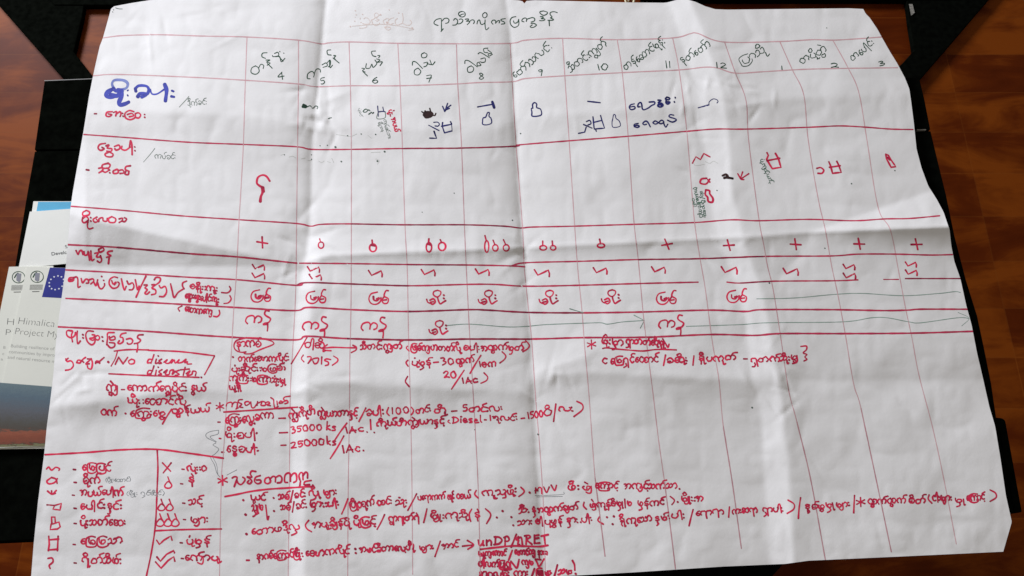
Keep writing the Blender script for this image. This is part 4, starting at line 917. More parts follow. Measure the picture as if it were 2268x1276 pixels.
def rain(x, y):
    k = I('cell_word', RED)
    k.stroke([(x - 22, y + 2), (x - 20, y + 8), (x - 15, y + 11)], 3.4)
    k.stroke([(x - 15, y + 4), (x - 7, y + 1), (x - 3, y + 8), (x - 9, y + 13), (x - 14, y + 9), (x - 7, y + 7)], 4.2)
    k.stroke([(x + 2, y - 18), (x - 6, y - 15), (x - 7, y - 8), (x + 1, y - 3), (x + 8, y - 8), (x + 9, y - 15), (x + 2, y - 18)], 3.6)
    k.stroke([(x + 2, y - 3), (x + 4, y + 5), (x + 8, y + 12), (x + 15, y + 8), (x + 20, y + 5)], 4.2)
    k.dot(x + 16, y - 7, 2.4); k.dot(x + 16, y, 2.4)
for x, y in ((967, 661), (1081, 661), (1216, 661), (1354, 660), (972, 728)): rain(x, y)
def lake(x, y):
    k = I('cell_word', RED)
    k.stroke([(x - 25, y + 9), (x - 29, y + 3), (x - 25, y - 6), (x - 14, y - 9), (x - 9, y - 4), (x - 10, y + 6)], 4)
    k.stroke([(x - 9, y - 2), (x - 2, y - 8), (x + 6, y - 4), (x + 5, y + 4), (x - 1, y + 7)], 4)
    k.stroke([(x + 23, y - 19), (x + 16, y - 20), (x + 13, y - 13), (x + 17, y - 8), (x + 26, y - 2), (x + 22, y + 6), (x + 14, y + 8), (x + 10, y + 11), (x + 20, y + 10)], 4.4)
    k.stroke([(x + 19, y + 8), (x + 20, y + 16), (x + 19, y + 25)], 4)
for x, y in ((573, 708), (699, 722), (829, 723), (1488, 718)): lake(x, y)
k = I('green_arrow', GREENLINE, 'thin green arrow from the fourth to the eighth column')
k.stroke([(990, 721), (1040, 718), (1120, 724), (1165, 723), (1210, 719), (1290, 716), (1330, 715), (1346, 718), (1380, 713), (1426, 710)], 1.8)
k.stroke([(1404, 698), (1427, 710), (1418, 727)], 1.8, False); k.stroke([(1262, 684), (1292, 693)], 2)
k = I('green_line', GREENLINE, 'thin green line in the upper of the two long cells'); k.stroke([(1676, 662), (1760, 660), (1850, 652), (1910, 650), (2000, 655), (2080, 650), (2115, 646), (2127, 648)], 1.7)
k = I('green_arrow', GREENLINE, 'thin green arrow running to the right edge'); k.stroke([(1520, 723), (1640, 719), (1700, 715), (1865, 713), (1930, 704), (1965, 704), (2013, 713), (2040, 715), (2120, 704), (2146, 705)], 1.7); k.stroke([(2122, 692), (2146, 705), (2130, 722)], 1.1)

# ------------------------------------------------------------------ notes below the table
def note(label=None): return I('handwritten_line', RED, label)
k = note(); tr(k, 80, 730, 6.076, [[(470, 20), (420, 15), (408, 50), (425, 90), (475, 110), (520, 80), (530, 40)], [(440, 10), (490, 20), (475, 80), (490, 165)], [(555, 20), (550, 100), (560, 190), (595, 155)],
  [(770, 25), (700, 20), (668, 70), (690, 160), (745, 205), (785, 180), (795, 140)], [(755, 70), (790, 75), (770, 110), (720, 120), (760, 145), (800, 120)], [(790, 100), (830, 80), (855, 110), (835, 140), (805, 135)],
  [(1050, 40), (965, 48), (960, 120), (950, 205)], [(985, 95), (1000, 140), (1060, 130), (1050, 90), (1000, 110)], [(955, 200), (1000, 245), (1050, 230), (1055, 185), (985, 175)],
  [(1210, 45), (1150, 60), (1130, 100), (1165, 110), (1170, 160), (1130, 190), (1100, 180), (1120, 150)], [(1215, 130), (1270, 120), (1300, 150), (1280, 190), (1240, 195), (1225, 180)],
  [(1440, 70), (1380, 75), (1365, 110), (1405, 140), (1380, 175), (1320, 190)], [(1365, 185), (1368, 240), (1355, 300)]], 4.2); k.dot(80+630/6.076, 730+70/6.076, 2.4); k.dot(80+632/6.076, 730+112/6.076, 2.4); k.dot(80+890/6.076, 730+100/6.076, 2.4); k.dot(80+898/6.076, 730+155/6.076, 2.4);
k = note(); tr(k, 80, 730, 6.076, [[(400, 395), (420, 430), (460, 420), (490, 440), (500, 490), (460, 535), (395, 548)], [(400, 415), (432, 385)], [(545, 440), (565, 412), (600, 418), (590, 450), (545, 445)], [(600, 440), (630, 400), (665, 375)], [(615, 415), (640, 442)],
  [(690, 395), (730, 400), (685, 445), (672, 465), (715, 460)], [(740, 390), (758, 450), (742, 528), (700, 520), (690, 490)], [(800, 455), (812, 425), (850, 432), (855, 455)], [(850, 432), (915, 375)], [(800, 440), (855, 445)]], 4.2); k.dot(240, 802, 3)
k = I('text_frame', RED, 'open red box drawn round the English words'); tr(k, 80, 730, 6.076, [[(1050, 290), (1180, 275), (1300, 270), (1515, 275)]], 4); k.stroke([(329, 776), (400, 779), (475, 788)], 4); k.stroke([(475, 789), (465, 808), (453, 830)], 3.4); k.stroke([(260, 779), (255, 795), (246, 811)], 3); k.stroke([(241, 828), (330, 832), (441, 836)], 3.8); k.dot(446, 836, 2)
k = note('red English word pair in the box'); tr(k, 80, 730, 6.076, [[(1065, 468), (1110, 372)], [(1110, 372), (1170, 462)], [(1170, 462), (1232, 375)], [(1285, 398), (1245, 425), (1262, 462), (1315, 455), (1322, 415), (1285, 398)]], 4)
tr(k, 0, 580, 3.98, [[(1357, 818), (1345, 855), (1330, 895)], [(1345, 862), (1312, 860), (1300, 890), (1332, 888)], [(1378, 858), (1370, 895), (1395, 890)], [(1425, 858), (1402, 875), (1425, 893), (1402, 898)],
  [(1445, 885), (1475, 862), (1458, 890), (1490, 893), (1520, 860), (1508, 893), (1535, 865), (1545, 893), (1580, 862), (1565, 890), (1605, 885), (1640, 858), (1628, 890), (1652, 880), (1650, 900), (1688, 900)]], 3.9); k.dot(350.5, 788.5, 2)
k = note(); tr(k, 0, 580, 3.98, [[(1357, 918), (1345, 955), (1328, 995)], [(1345, 962), (1312, 958), (1300, 990), (1332, 985)], [(1378, 955), (1370, 998)], [(1428, 950), (1400, 970), (1425, 990), (1398, 998)],
  [(1445, 975), (1475, 952), (1458, 990), (1490, 992), (1500, 960), (1530, 955), (1518, 992), (1545, 965)], [(1580, 955), (1550, 970), (1580, 992), (1545, 1002)], [(1632, 930), (1615, 1000)], [(1592, 952), (1668, 945)], [(1640, 985), (1675, 962), (1650, 1000), (1690, 992), (1700, 965), (1728, 970), (1722, 1002)]], 4.2); k.dot(350.5, 813.5, 2)
k = note(); write(k, "ကျွဲ", (235, 865), (260, 866), 14, 4.4); k.stroke([(269, 863), (276, 863)], 4); write(k, "ကောက်ရွှေပိုင်း နွယ်", (282, 866), (456, 867), 12, 4)
k = note(); write(k, "ယိုး:ထောင်လို့", (282, 894), (412, 897), 12, 4)
k = note(); write(k, "ဝက်", (224, 919), (258, 920), 12, 4); k.dot(278, 916, 2.6); write(k, "ကြွေးမွေ့", (289, 922), (366, 921), 12, 4); tr(k, 0, 880, 3.223, [[(1225, 85), (1195, 130), (1160, 190)]], 4); write(k, "ထွန်ယယ်", (383, 918), (465, 911), 11, 4)

k = I('oval_ring', RED, 'pointed red ring round a short word'); tr(k, 480, 740, 7.975, [[(530, 62), (430, 90), (350, 115), (308, 180), (312, 250), (360, 300), (440, 322), (515, 315)], [(400, 95), (560, 65), (750, 75), (930, 110), (1003, 150), (985, 190), (780, 270), (620, 340), (520, 350), (485, 340)]], 3.6)
k = note(); write(k, "နာကစ်", (524, 769), (578, 767), 12, 4)
k = note(); k.dot(516, 791, 2.6); write(k, "ဘုက်ဈောကလိုင်း", (528, 801), (640, 799), 10, 3.8)
k = note(); write(k, "ပုံးဆိုင်း:မဖြစ်၊", (514, 823), (633, 821), 10, 3.8)
k = note(); write(k, "ကုကြီး:မကြာသုံးမှု", (507, 843), (633, 848), 10.5, 3.8)
k = note(); write(k, "ယူနို", (508, 863), (533, 863), 9.5, 3.8)
k = I('slash_line', RED); k.stroke([(680, 747), (664, 775), (645, 806)], 3.2)
k = note(); write(k, "ဝါဆို", (675, 769), (718, 773), 12.5, 3.8)
k = I('double_arrow', RED, 'red arrow with heads at both ends'); tr(k, 640, 740, 7.0875, [[(600, 165), (560, 200), (530, 228), (575, 255), (660, 262)], [(540, 222), (700, 208), (900, 215), (1045, 215)], [(1003, 175), (1055, 205), (1050, 250), (980, 290)]], 3.8)
k = note('red year in brackets'); tr(k, 640, 740, 7.0875, [[(225, 330), (195, 385), (235, 437)], [(700, 345), (765, 390), (755, 435), (680, 490)]], 3.4)
tr(k, 640, 740, 7.0875, [[(290, 358), (330, 353), (348, 380), (300, 460)], [(300, 460), (360, 400), (420, 378), (465, 385), (445, 450), (400, 465), (375, 420)], [(515, 360), (510, 470)], [(655, 400), (590, 390), (560, 415), (615, 440), (615, 480), (570, 495)]], 3.8)
k = note(); write(k, "သီတင်းကျွတ်", (799, 774), (890, 773), 11, 3.8)
k = note(); tr(k, 640, 740, 7.0875, [[(1860, 190), (1842, 220), (1885, 265)]], 3.6); write(k, "ဖြစ်ကျဘတတ်လို့", (911, 776), (1020, 777), 11, 3.8); write(k, "စပါးအထွက်မှတ်", (1027, 776), (1160, 775), 10.5, 3.8); k.stroke([(1164, 754), (1172, 764), (1169, 772), (1158, 779)], 3.6)
k = note(); tr(k, 640, 740, 7.0875, [[(1865, 410), (1838, 450), (1870, 505)]], 3.8); write(k, "ပုံမှန်", (912, 809), (955, 809), 10.5, 3.8); k.stroke([(960, 803), (971, 802)], 4); write(k, "30", (977, 808), (1004, 807), 11, 4); write(k, "ထွက်", (1011, 806), (1050, 803), 10.5, 3.8); k.stroke([(1065, 787), (1053, 806), (1041, 827)], 3.8); write(k, "1ဧက", (1061, 814), (1099, 811), 10, 4); k.stroke([(1112, 779), (1120, 788), (1117, 796), (1107, 804)], 3.6)
k = note(); tr(k, 640, 740, 7.0875, [[(1862, 665), (1828, 745), (1888, 825)]], 4); k = note(); write(k, "20", (984, 838), (1010, 836), 11, 4); k.stroke([(1028, 820), (1014, 841), (1000, 862)], 3.8); write(k, "1Ac", (1022, 850), (1058, 847), 9.5, 4); k.stroke([(1072, 826), (1080, 835), (1077, 843), (1065, 849)], 3.6)

def star(k, x, y, r, wd=3.4):
    for a in (20, 88, 150): k.stroke([(x - r * math.cos(R(a)), y - r * math.sin(R(a))), (x + r * math.cos(R(a)), y + r * math.sin(R(a)))], wd)
k = note(); star(k, 1310, 763, 10); write(k, "မိုးမှာ", (1333, 762), (1379, 766), 12, 4); write(k, "ရှာတတ်ဆိုမှု", (1386, 762), (1472, 765), 10.5, 4.2); tr(k, 1300, 740, 6.67, [[(1118, 70), (1160, 140), (1195, 195), (1213, 150)]], 4)
tr(k, 1300, 740, 6.67, [[(232, 213), (290, 205), (450, 222), (600, 235), (820, 250), (1000, 230), (1150, 228), (1320, 234)]], 3.8)
k = note(); write(k, "င မြေရှင်ထောင်", (1335, 806), (1458, 801), 11.5, 4); tr(k, 1300, 740, 6.67, [[(1160, 310), (1145, 390), (1130, 465)], [(1580, 320), (1572, 390), (1565, 460)]], 4); write(k, "ခဆိုး", (1477, 804), (1522, 802), 11, 4); write(k, "နိုပကုတ်", (1547, 801), (1630, 798), 11, 4); k.stroke([(1647, 795), (1655, 795)], 4); write(k, "ရှတက်သိုးမျှ", (1664, 804), (1768, 797), 10.5, 4)
tr(k, 1460, 600, 2.807, [[(880, 470), (915, 468), (915, 490), (895, 510), (918, 520), (905, 535), (918, 550), (900, 560)]], 3.6)

k = note('red underlined heading with a star beside the pencil scribble'); star(k, 487, 901, 9, 3.2); tr(k, 470, 870, 5.968, [[(185, 175), (198, 140), (248, 125), (265, 150), (260, 185)], [(265, 152), (295, 125), (330, 135), (333, 175)], [(335, 140), (325, 205), (310, 215), (345, 198)], [(400, 90), (355, 95), (345, 125), (390, 150), (360, 185), (405, 195)],
  [(440, 165), (430, 130), (470, 115), (498, 138), (455, 168)], [(510, 120), (520, 188), (550, 198), (590, 150)], [(600, 115), (592, 165)], [(610, 135), (660, 115), (700, 128), (700, 165), (645, 165), (655, 130)], [(705, 132), (740, 120), (760, 140), (722, 160), (768, 170)],
  [(775, 65), (810, 92), (815, 150), (830, 200), (872, 180)], [(855, 110), (862, 160)], [(882, 135), (905, 108), (932, 130), (890, 140)], [(935, 122), (985, 100), (1000, 130), (960, 145)], [(1030, 45), (962, 55), (942, 85), (975, 108)]], 3.6); tr(k, 470, 870, 5.968, [[(152, 255), (400, 240), (700, 220), (1130, 190)]], 4.2); k.dot(664, 903, 2)
k = note(); tr(k, 470, 870, 5.968, [[(75, 388), (105, 388)], [(880, 338), (965, 336)]], 4.2); write(k, "ကြွေးလွေ့ခကာ", (500, 939), (606, 926), 13, 4); write(k, "ကျွဲကိုဘိ", (641, 927), (699, 918), 12, 4); write(k, "ကျွဲယာဘာနှင့်", (704, 922), (791, 921), 11.5, 4); tr(k, 470, 870, 5.968, [[(2030, 200), (1985, 290), (1938, 380)]], 3.8); write(k, "ခပါး", (811, 919), (850, 918), 12, 4)
write(k, "(100)", (856, 918), (916, 916), 10.5, 3.8); write(k, "တင်း", (921, 916), (954, 913), 10, 3.8); write(k, "တို့", (962, 915), (987, 914), 11, 4); k.stroke([(1000, 911), (1012, 910)], 4); write(k, "5တင်းလး", (1024, 913), (1113, 909), 11, 4)
k = note(); tr(k, 470, 870, 5.968, [[(92, 603), (115, 606)]], 4); write(k, "မိုးစပါး", (500, 970), (571, 970), 13, 4); k = note(); tr(k, 470, 870, 5.968, [[(888, 530), (995, 525)]], 4); write(k, "35000", (644, 958), (713, 952), 10, 4); write(k, "ks", (721, 952), (744, 953), 10.5, 4); tr(k, 470, 870, 5.968, [[(1780, 400), (1690, 520), (1605, 650)]], 4); write(k, "1Ac", (763, 960), (806, 956), 10, 4); k.dot(813, 957, 2); tr(k, 470, 870, 5.968, [[(2090, 355), (2098, 485)]], 4); k.dot(829, 958, 2)
write(k, "ကိုယ်ဘိကျွဲယာနှင့်", (834, 945), (984, 938), 10.5, 4); tr(k, 860, 880, 5.04, [[(678, 255), (664, 272), (690, 290)]], 3.4); write(k, "Diesel", (1002, 937), (1067, 935), 9.5, 4); k.stroke([(1073, 930), (1077, 930)], 4); write(k, "1ဟုလင်း", (1084, 933), (1146, 930), 9.5, 3.8); k.stroke([(1154, 927), (1162, 926)], 4); write(k, "1500", (1169, 927), (1203, 923), 10.5, 4)
write(k, "ဝိ", (1206, 923), (1222, 921), 14, 3.6); tr(k, 860, 880, 5.04, [[(1870, 75), (1858, 170), (1845, 270)], [(2105, 45), (2165, 80), (2165, 140), (2072, 215)]], 4); write(k, "လး", (1238, 913), (1270, 911), 11, 4)
k = note(); tr(k, 470, 870, 5.968, [[(125, 785), (150, 786)]], 4); write(k, "နွေစပါး", (502, 1002), (572, 1001), 13, 4); k = note(); tr(k, 470, 870, 5.968, [[(908, 695), (975, 692)]], 4); write(k, "25000", (645, 992), (719, 985), 10.5, 4); write(k, "ks", (722, 985), (745, 985), 10.5, 4); tr(k, 470, 870, 5.968, [[(1740, 570), (1650, 730), (1560, 870)]], 4); write(k, "1Ac", (757, 1003), (798, 1000), 12, 4.2); k.dot(805, 998, 2.4)
k = I('scribble', PENCIL, 'looping grey pencil scribble'); tr(k, 0, 880, 3.223, [[(1555, 235), (1500, 245), (1470, 265), (1480, 290), (1540, 322), (1520, 340), (1560, 368), (1540, 400), (1505, 430), (1530, 480), (1548, 540), (1570, 570)], [(1560, 235), (1555, 262), (1500, 282), (1545, 318)], [(1520, 430), (1545, 480), (1555, 545)], [(1620, 555), (1690, 518)]], 1.3)

k = note('large red underlined heading with a star'); star(k, 493, 1064, 11, 4); tr(k, 480, 1030, 5.547, [[(190, 160), (215, 145), (250, 152), (235, 210), (215, 265)], [(245, 190), (265, 225), (300, 240), (340, 200), (345, 168), (320, 150)], [(480, 80), (430, 75), (412, 110), (432, 150), (372, 145), (405, 165), (430, 200), (405, 230), (375, 215), (395, 190)],
  [(535, 130), (480, 150), (465, 200), (500, 230), (540, 215), (535, 185), (490, 185)], [(640, 150), (600, 165), (590, 210), (625, 230), (660, 205), (650, 160)], [(655, 172), (690, 140), (720, 152), (720, 208)], [(722, 155), (770, 130), (800, 160), (790, 210), (745, 220)],
  [(870, 215), (835, 205), (838, 130), (870, 100), (902, 112), (905, 200)], [(905, 150), (940, 105), (975, 112), (980, 190), (945, 215)], [(1020, 180), (1010, 130), (1030, 95), (1055, 102), (1060, 180)], [(1060, 130), (1090, 90), (1115, 102), (1115, 160)], [(1030, 195), (1020, 262)], [(1082, 245), (1140, 242)]], 4.6); tr(k, 480, 1030, 5.547, [[(100, 388), (250, 360), (400, 328), (560, 305), (700, 292), (900, 280), (1145, 264)]], 4.6); tr(k, 480, 1030, 5.547, [[(1160, 190), (1085, 205), (1070, 240)]], 4); k.dot(693, 1075, 2.4)
k = note(); k.dot(539, 1108, 2.8); write(k, "ယင်", (555, 1107), (589, 1107), 11, 4); k.dot(606, 1103, 2.6); write(k, "သစ်/ခင်း", (618, 1107), (677, 1101), 11, 4); write(k, "လှို့", (684, 1098), (709, 1096), 12, 4); write(k, "များ", (717, 1097), (746, 1095), 11, 4)
k = note(); k.dot(544, 1140, 2.8); write(k, "ညှိုမ", (557, 1132), (583, 1131), 14, 4); tr(k, 480, 1030, 5.547, [[(602, 492), (612, 580), (625, 672), (640, 630)]], 4); k.dot(607, 1132, 2.6); write(k, "သစ်/ခင်း", (622, 1131), (679, 1125), 11, 4); write(k, "မှား:ပါး", (688, 1124), (750, 1121), 12, 4.6); tr(k, 480, 1030, 5.547, [[(1612, 415), (1575, 510), (1535, 602)]], 4); write(k, "ပြိုထုက်", (776, 1127), (830, 1118), 12, 4); write(k, "ထင်း", (836, 1119), (868, 1116), 10.5, 4); write(k, "သုံး", (878, 1118), (902, 1115), 11, 4); tr(k, 800, 1060, 5.908, [[(725, 200), (670, 305), (610, 415)]], 4)
write(k, "ပရောကက်", (926, 1108), (985, 1105), 9.5, 3.9); write(k, "ကုင်", (992, 1106), (1006, 1104), 10, 3.9); write(k, "ထယ်", (1012, 1105), (1042, 1102), 10, 4); tr(k, 800, 1060, 5.908, [[(1505, 155), (1485, 205), (1530, 255)]], 4); write(k, "ကူညဖို့း", (1068, 1100), (1145, 1092), 11.5, 4); tr(k, 1130, 1030, 5.53, [[(130, 272), (170, 315), (155, 350), (105, 385)]], 4); k.dot(1173, 1091, 2.6)
write(k, "MVV", (1185, 1093), (1237, 1086), 10, 3.8); write(k, "ဖိ:", (1259, 1087), (1282, 1084), 12, 4.2); write(k, "ဖျဲ", (1290, 1085), (1311, 1085), 11, 4); write(k, "ကြောင့်", (1318, 1082), (1368, 1082), 10.5, 4); write(k, "အကျင့်သက်သာ", (1382, 1082), (1499, 1082), 11, 4); k.dot(1505, 1083, 2)
k = I('pencil_underline', PENCIL); tr(k, 1130, 1030, 5.53, [[(305, 375), (480, 370), (650, 358), (655, 330)], [(325, 390), (640, 385)]], 1.2)
k = note(); k.dot(546, 1183, 2.8); write(k, "တောဖဒိုလှ", (558, 1184), (664, 1172), 12, 4); tr(k, 480, 1030, 5.547, [[(1130, 680), (1090, 735), (1110, 785), (1165, 820)]], 4); write(k, "အပူချိန်ပို", (693, 1168), (775, 1164), 11, 4); write(k, "ပိုမြင့်", (783, 1164), (832, 1160), 12, 4.4); tr(k, 480, 1030, 5.547, [[(2062, 610), (2020, 700), (1970, 790)]], 4); write(k, "ရွာရုတ်ရဲ", (861, 1155), (928, 1153), 11, 4); tr(k, 800, 1060, 5.908, [[(860, 395), (840, 485), (817, 575)]], 4); write(k, "မျိုးကုသို", (954, 1149), (1035, 1147), 11, 4); tr(k, 800, 1060, 5.908, [[(1445, 400), (1412, 470), (1432, 560)], [(1625, 395), (1685, 450), (1690, 500), (1640, 590)]], 4); write(k, "နဲ", (1051, 1148), (1063, 1148), 12, 4)
for a, b in ((1775, 510), (1850, 425), (1965, 505), (1990, 612)): k.dot(800 + a / 5.908, 1060 + b / 5.908, 2.4)
k = note(); write(k, "သီး", (1150, 1138), (1172, 1135), 11, 4); write(k, "နှံအထွက်ချတ်", (1179, 1137), (1281, 1128), 10.5, 4); tr(k, 1130, 1030, 5.53, [[(905, 455), (897, 500), (932, 540)], [(1960, 385), (2008, 425), (2005, 455), (1980, 485)]], 4); write(k, "ဖျဲကုန်ဓိမှု|မ", (1307, 1125), (1400, 1119), 10.5, 4); write(k, "မှန်ကင်", (1413, 1122), (1472, 1118), 10.5, 4); k.dot(1501, 1112, 2.4); write(k, "မျိုး:အ", (1510, 1111), (1558, 1110), 11, 4)
k = note(); write(k, "သား", (1148, 1164), (1179, 1161), 10.5, 4); write(k, "ဓါ", (1187, 1162), (1202, 1161), 11, 4); write(k, "ပုဖွန်", (1207, 1162), (1246, 1160), 11, 4); write(k, "နှား.ပါး", (1255, 1160), (1312, 1154), 11, 4); tr(k, 1130, 1030, 5.53, [[(1095, 632), (1075, 680), (1140, 725)]], 4)
for a, b in ((1185, 640), (1270, 630), (1255, 725)): k.dot(1130 + a / 5.53, 1030 + b / 5.53, 2.5)
write(k, "နိုကုသော", (1372, 1160), (1444, 1155), 11.5, 4); write(k, "နှမ်း", (1450, 1155), (1484, 1151), 10, 4); write(k, "ပါး", (1488, 1149), (1517, 1146), 11, 4); tr(k, 1130, 1030, 5.53, [[(2240, 545), (2215, 640), (2190, 745)]], 4.2)
write(k, "ရောရာ", (1541, 1143), (1603, 1139), 10.5, 4); tr(k, 1500, 1060, 5.67, [[(655, 355), (650, 420), (645, 485)], [(1390, 270), (1465, 320), (1460, 385), (1380, 438)], [(1548, 240), (1530, 370), (1520, 500)]], 4); write(k, "ကးဆရာ", (1622, 1138), (1677, 1135), 10, 4); write(k, "ရှာပါး", (1689, 1136), (1735, 1132), 10, 4)
write(k, "နှစ်ဖွမှု", (1784, 1129), (1847, 1124), 10.5, 4); write(k, "များ", (1853, 1124), (1882, 1121), 10, 4); tr(k, 1500, 1060, 5.67, [[(2225, 212), (2220, 320), (2215, 430)]], 4); star(k, 1906, 1112, 10, 3.8); write(k, "ထွက်ထွက်", (1923, 1117), (2006, 1114), 10.5, 4); write(k, "စိတ်", (2014, 1115), (2050, 1113), 11, 4); tr(k, 1860, 1060, 5.968, [[(1180, 215), (1168, 270), (1215, 325)], [(1985, 150), (2055, 190), (2065, 250), (1985, 302)]], 3.8); write(k, "ငါးများ", (2065, 1110), (2108, 1108), 11, 4); write(k, "မှု", (2116, 1114), (2137, 1113), 10, 4); write(k, "ကြောင့်", (2141, 1110), (2181, 1106), 10.5, 4)
k = note(); k.stroke([(546, 1241), (552, 1241)], 4.6); write(k, "နာဂစ်ကြောင်မြို့:", (569, 1240), (670, 1233), 11.5, 4.2); write(k, "ဈောကလိုင်", (677, 1233), (775, 1225), 12, 4.2); k.dot(787, 1216, 2.6); k.dot(788, 1225, 2.6); write(k, "အဖင်ခိတာလေ့ဘို", (797, 1224), (917, 1217), 11, 4.2); write(k, "များ", (930, 1219), (961, 1216), 10, 4); tr(k, 800, 1060, 5.908, [[(1035, 820), (1000, 920), (965, 1020)]], 4.2); write(k, "အာင်", (980, 1215), (1016, 1212), 10, 4); tr(k, 800, 1060, 5.908, [[(1325, 885), (1465, 868)], [(1390, 810), (1470, 868), (1395, 925)]], 4.4)
k = note('red underlined capital letters after the arrow'); write(k, "unDP", (1058, 1207), (1130, 1207), 13, 5); tr(k, 1030, 1170, 8.4, [[(955, 112), (905, 235), (858, 350)]], 5); write(k, "GRET", (1144, 1207), (1213, 1205), 14.5, 5); tr(k, 1030, 1170, 8.4, [[(285, 393), (560, 360), (860, 330), (1150, 335), (1390, 340), (1540, 318)]], 5)
k = note(); write(k, "ယူကျကောင်", (1061, 1231), (1121, 1230), 9.5, 4.6); tr(k, 1030, 1170, 8.4, [[(878, 412), (845, 500), (812, 590)]], 4.6); write(k, "တောင်ကျ", (1140, 1229), (1185, 1228), 9.5, 4.6); write(k, "နား:၊", (1191, 1230), (1213, 1229), 9.5, 4.2)
k = note(); write(k, "ဝါလက်ပြုရှု", (1060, 1255), (1132, 1256), 10.5, 4.8); tr(k, 1030, 1170, 8.4, [[(852, 612), (905, 680), (965, 738), (1005, 580)], [(1310, 580), (1345, 650), (1380, 710), (1470, 572)], [(1310, 575), (1410, 585)]], 4.8); write(k, "ကျမ", (1156, 1252), (1181, 1250), 10, 4.6)
k = note(); write(k, "နာဂလမ်း", (1061, 1279), (1128, 1277), 11, 4.8); write(k, "ကား", (1138, 1276), (1170, 1275), 11, 4.6); tr(k, 1030, 1170, 8.4, [[(1290, 752), (1265, 830), (1240, 892)], [(1718, 682), (1690, 790), (1662, 890)], [(1998, 602), (2035, 680), (2042, 780)]], 5); write(k, "ဖြူ", (1189, 1275), (1204, 1274), 12, 5); write(k, "များ", (1209, 1275), (1222, 1271), 9.5, 4.2); write(k, "သမ", (1237, 1273), (1268, 1270), 10.5, 4.6); k.dot(1275, 1271, 3)

# ------------------------------------------------------------------ legend in the lower left corner
k = I('legend_line', RED); tr(k, 0, 880, 3.223, [[(322, 410), (600, 395), (870, 375), (1120, 372), (1350, 400), (1594, 435)]], 4.6)
k = I('legend_line', RED); tr(k, 0, 880, 3.223, [[(1122, 372), (1127, 500), (1122, 640), (1110, 900), (1082, 1100), (1040, 1300)]], 4.2)
k = I('legend_line', RED); tr(k, 0, 880, 3.223, [[(1106, 953), (1300, 945), (1581, 940)]], 4.2)
def legend(mark, lines, wd, words):
    k = I(mark, RED); tr(k, 0, 880, 3.223, lines, wd, mark not in ('hammer_mark', 'bottle_mark', 'pot_mark', 'check_mark', 'cross_mark'))
    t = I('legend_word', RED)
    for s_, a, b, xh in words: write(t, s_, a, b, xh, 4.2)
    return t
def dsh(t, x, y): t.stroke([(x / 3.223 - 2, 880 + y / 3.223), (x / 3.223 + 3, 880 + y / 3.223 + .5)], 4, True, .9)
dsh(legend('squiggle_mark', [[(332, 512), (348, 498), (368, 520), (398, 500), (425, 510), (420, 522)]], 4, [("မြေပြင်", (183, 1043), (246, 1042), 12.5)]), 530, 515)
dsh(legend('sprout_mark', [[(368, 572), (335, 598), (350, 618), (390, 608), (410, 580)], [(368, 572), (400, 585), (408, 615)]], 4.2, [("စိုက်", (184, 1071), (221, 1070), 13)]), 535, 607)
dsh(legend('arrow_mark', [[(340, 670), (372, 692), (402, 665)], [(368, 668), (372, 692), (395, 685)]], 4.6, [("အပယ်ပေါက်", (178, 1098), (273, 1097), 12)]), 522, 698)
dsh(legend('hammer_mark', [[(335, 768), (390, 772)], [(390, 772), (438, 758), (428, 805), (378, 798), (390, 772)]], 4, [("ပေါင်းနှင်း", (178, 1128), (270, 1127), 12.5)]), 535, 792)
dsh(legend('bottle_mark', [[(370, 905), (368, 855), (392, 855), (395, 895)], [(365, 905), (358, 945), (410, 940), (430, 925), (420, 890), (375, 905)]], 4.2, [("ပိုးသတ်ဆေး", (178, 1163), (278, 1163), 12.5)]), 535, 900)
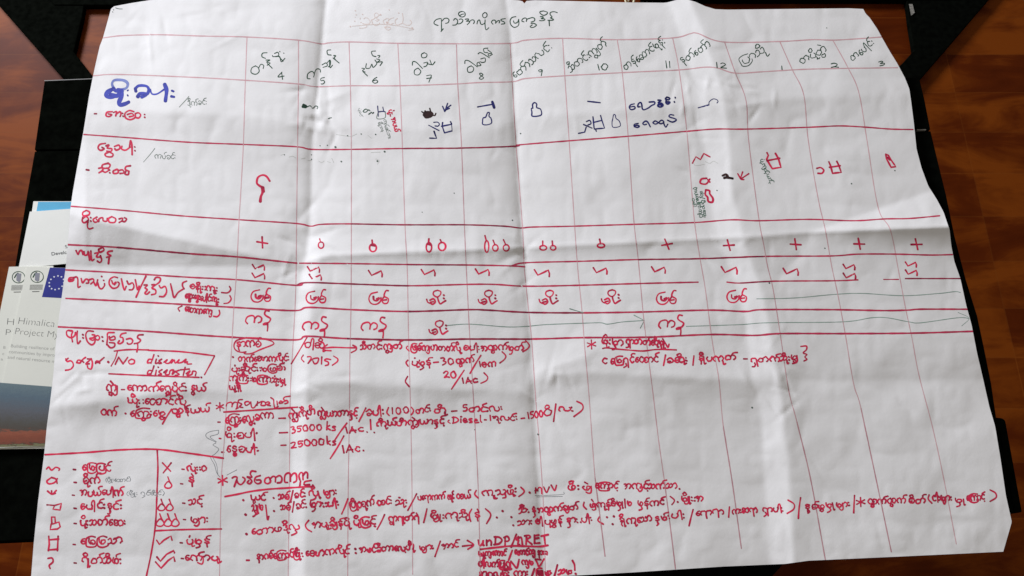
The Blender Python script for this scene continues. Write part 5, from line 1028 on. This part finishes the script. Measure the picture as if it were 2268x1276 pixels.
dsh(legend('pot_mark', [[(348, 992), (352, 1050), (345, 1095)], [(415, 992), (410, 1095)], [(348, 1018), (418, 1012)], [(345, 1090), (412, 1085)]], 4.6, [("မြေမြသာ", (179, 1207), (271, 1203), 12.5)]), 528, 1050)
dsh(legend('hook_mark', [[(342, 1150), (372, 1148), (378, 1175), (352, 1200), (358, 1222)]], 4.4, [("ရိုတ်သိမ်း", (181, 1247), (269, 1248), 13)]), 535, 1182)
t = legend('cross_mark', [[(1160, 468), (1218, 528)], [(1222, 468), (1165, 540)]], 4, [("လုံး:ဝ", (415, 1043), (457, 1043), 11)]); dsh(t, 1305, 513)
def drop_lines(xs, y, s_):
    return [[(x, y - 62 * s_), (x + 12 * s_, y - 30 * s_), (x + 28 * s_, y), (x + 12 * s_, y + 18 * s_), (x - 14 * s_, y + 16 * s_), (x - 22 * s_, y), (x, y - 28 * s_), (x + 20 * s_, y - 18 * s_)] for x in xs]
dsh(legend('drop_mark', drop_lines([1198], 630, 1.0), 3.8, [("နဲ", (418, 1070), (431, 1071), 12)]), 1295, 617)
dsh(legend('drop_mark', drop_lines([1150, 1208], 790, 1.0), 3.8, [("သင့်", (419, 1117), (448, 1116), 12)]), 1310, 755)
dsh(legend('drop_mark', drop_lines([1140, 1196, 1248], 900, 1.1), 3.8, [("များ", (423, 1158), (461, 1157), 12)]), 1315, 872)
dsh(legend('check_mark', [[(1118, 1020), (1138, 1050), (1170, 1020), (1220, 990), (1228, 1020)]], 4.2, [("ပုံမှန်", (412, 1205), (464, 1205), 11.5)]), 1292, 1038)
dsh(legend('check_mark', [[(1120, 1140), (1145, 1170), (1190, 1120), (1240, 1095), (1245, 1110)], [(1110, 1175), (1150, 1220), (1200, 1165), (1240, 1138), (1248, 1170)]], 4.6, [("ကျော်ပူ", (409, 1242), (486, 1240), 11.5)]), 1300, 1150)
k = I('legend_note', PENCIL, 'small grey pencil note in brackets'); write(k, "(ပျိုးထောင်)", (233, 1067), (290, 1066), 6, 1.3)
k = I('legend_note', PENCIL, 'longer grey pencil note in brackets'); write(k, "(မျိုး ရှင်ဆိုင်)", (280, 1097), (364, 1096), 6.5, 1.3)

for k in PARTS: k.build(on_paper, CHART)
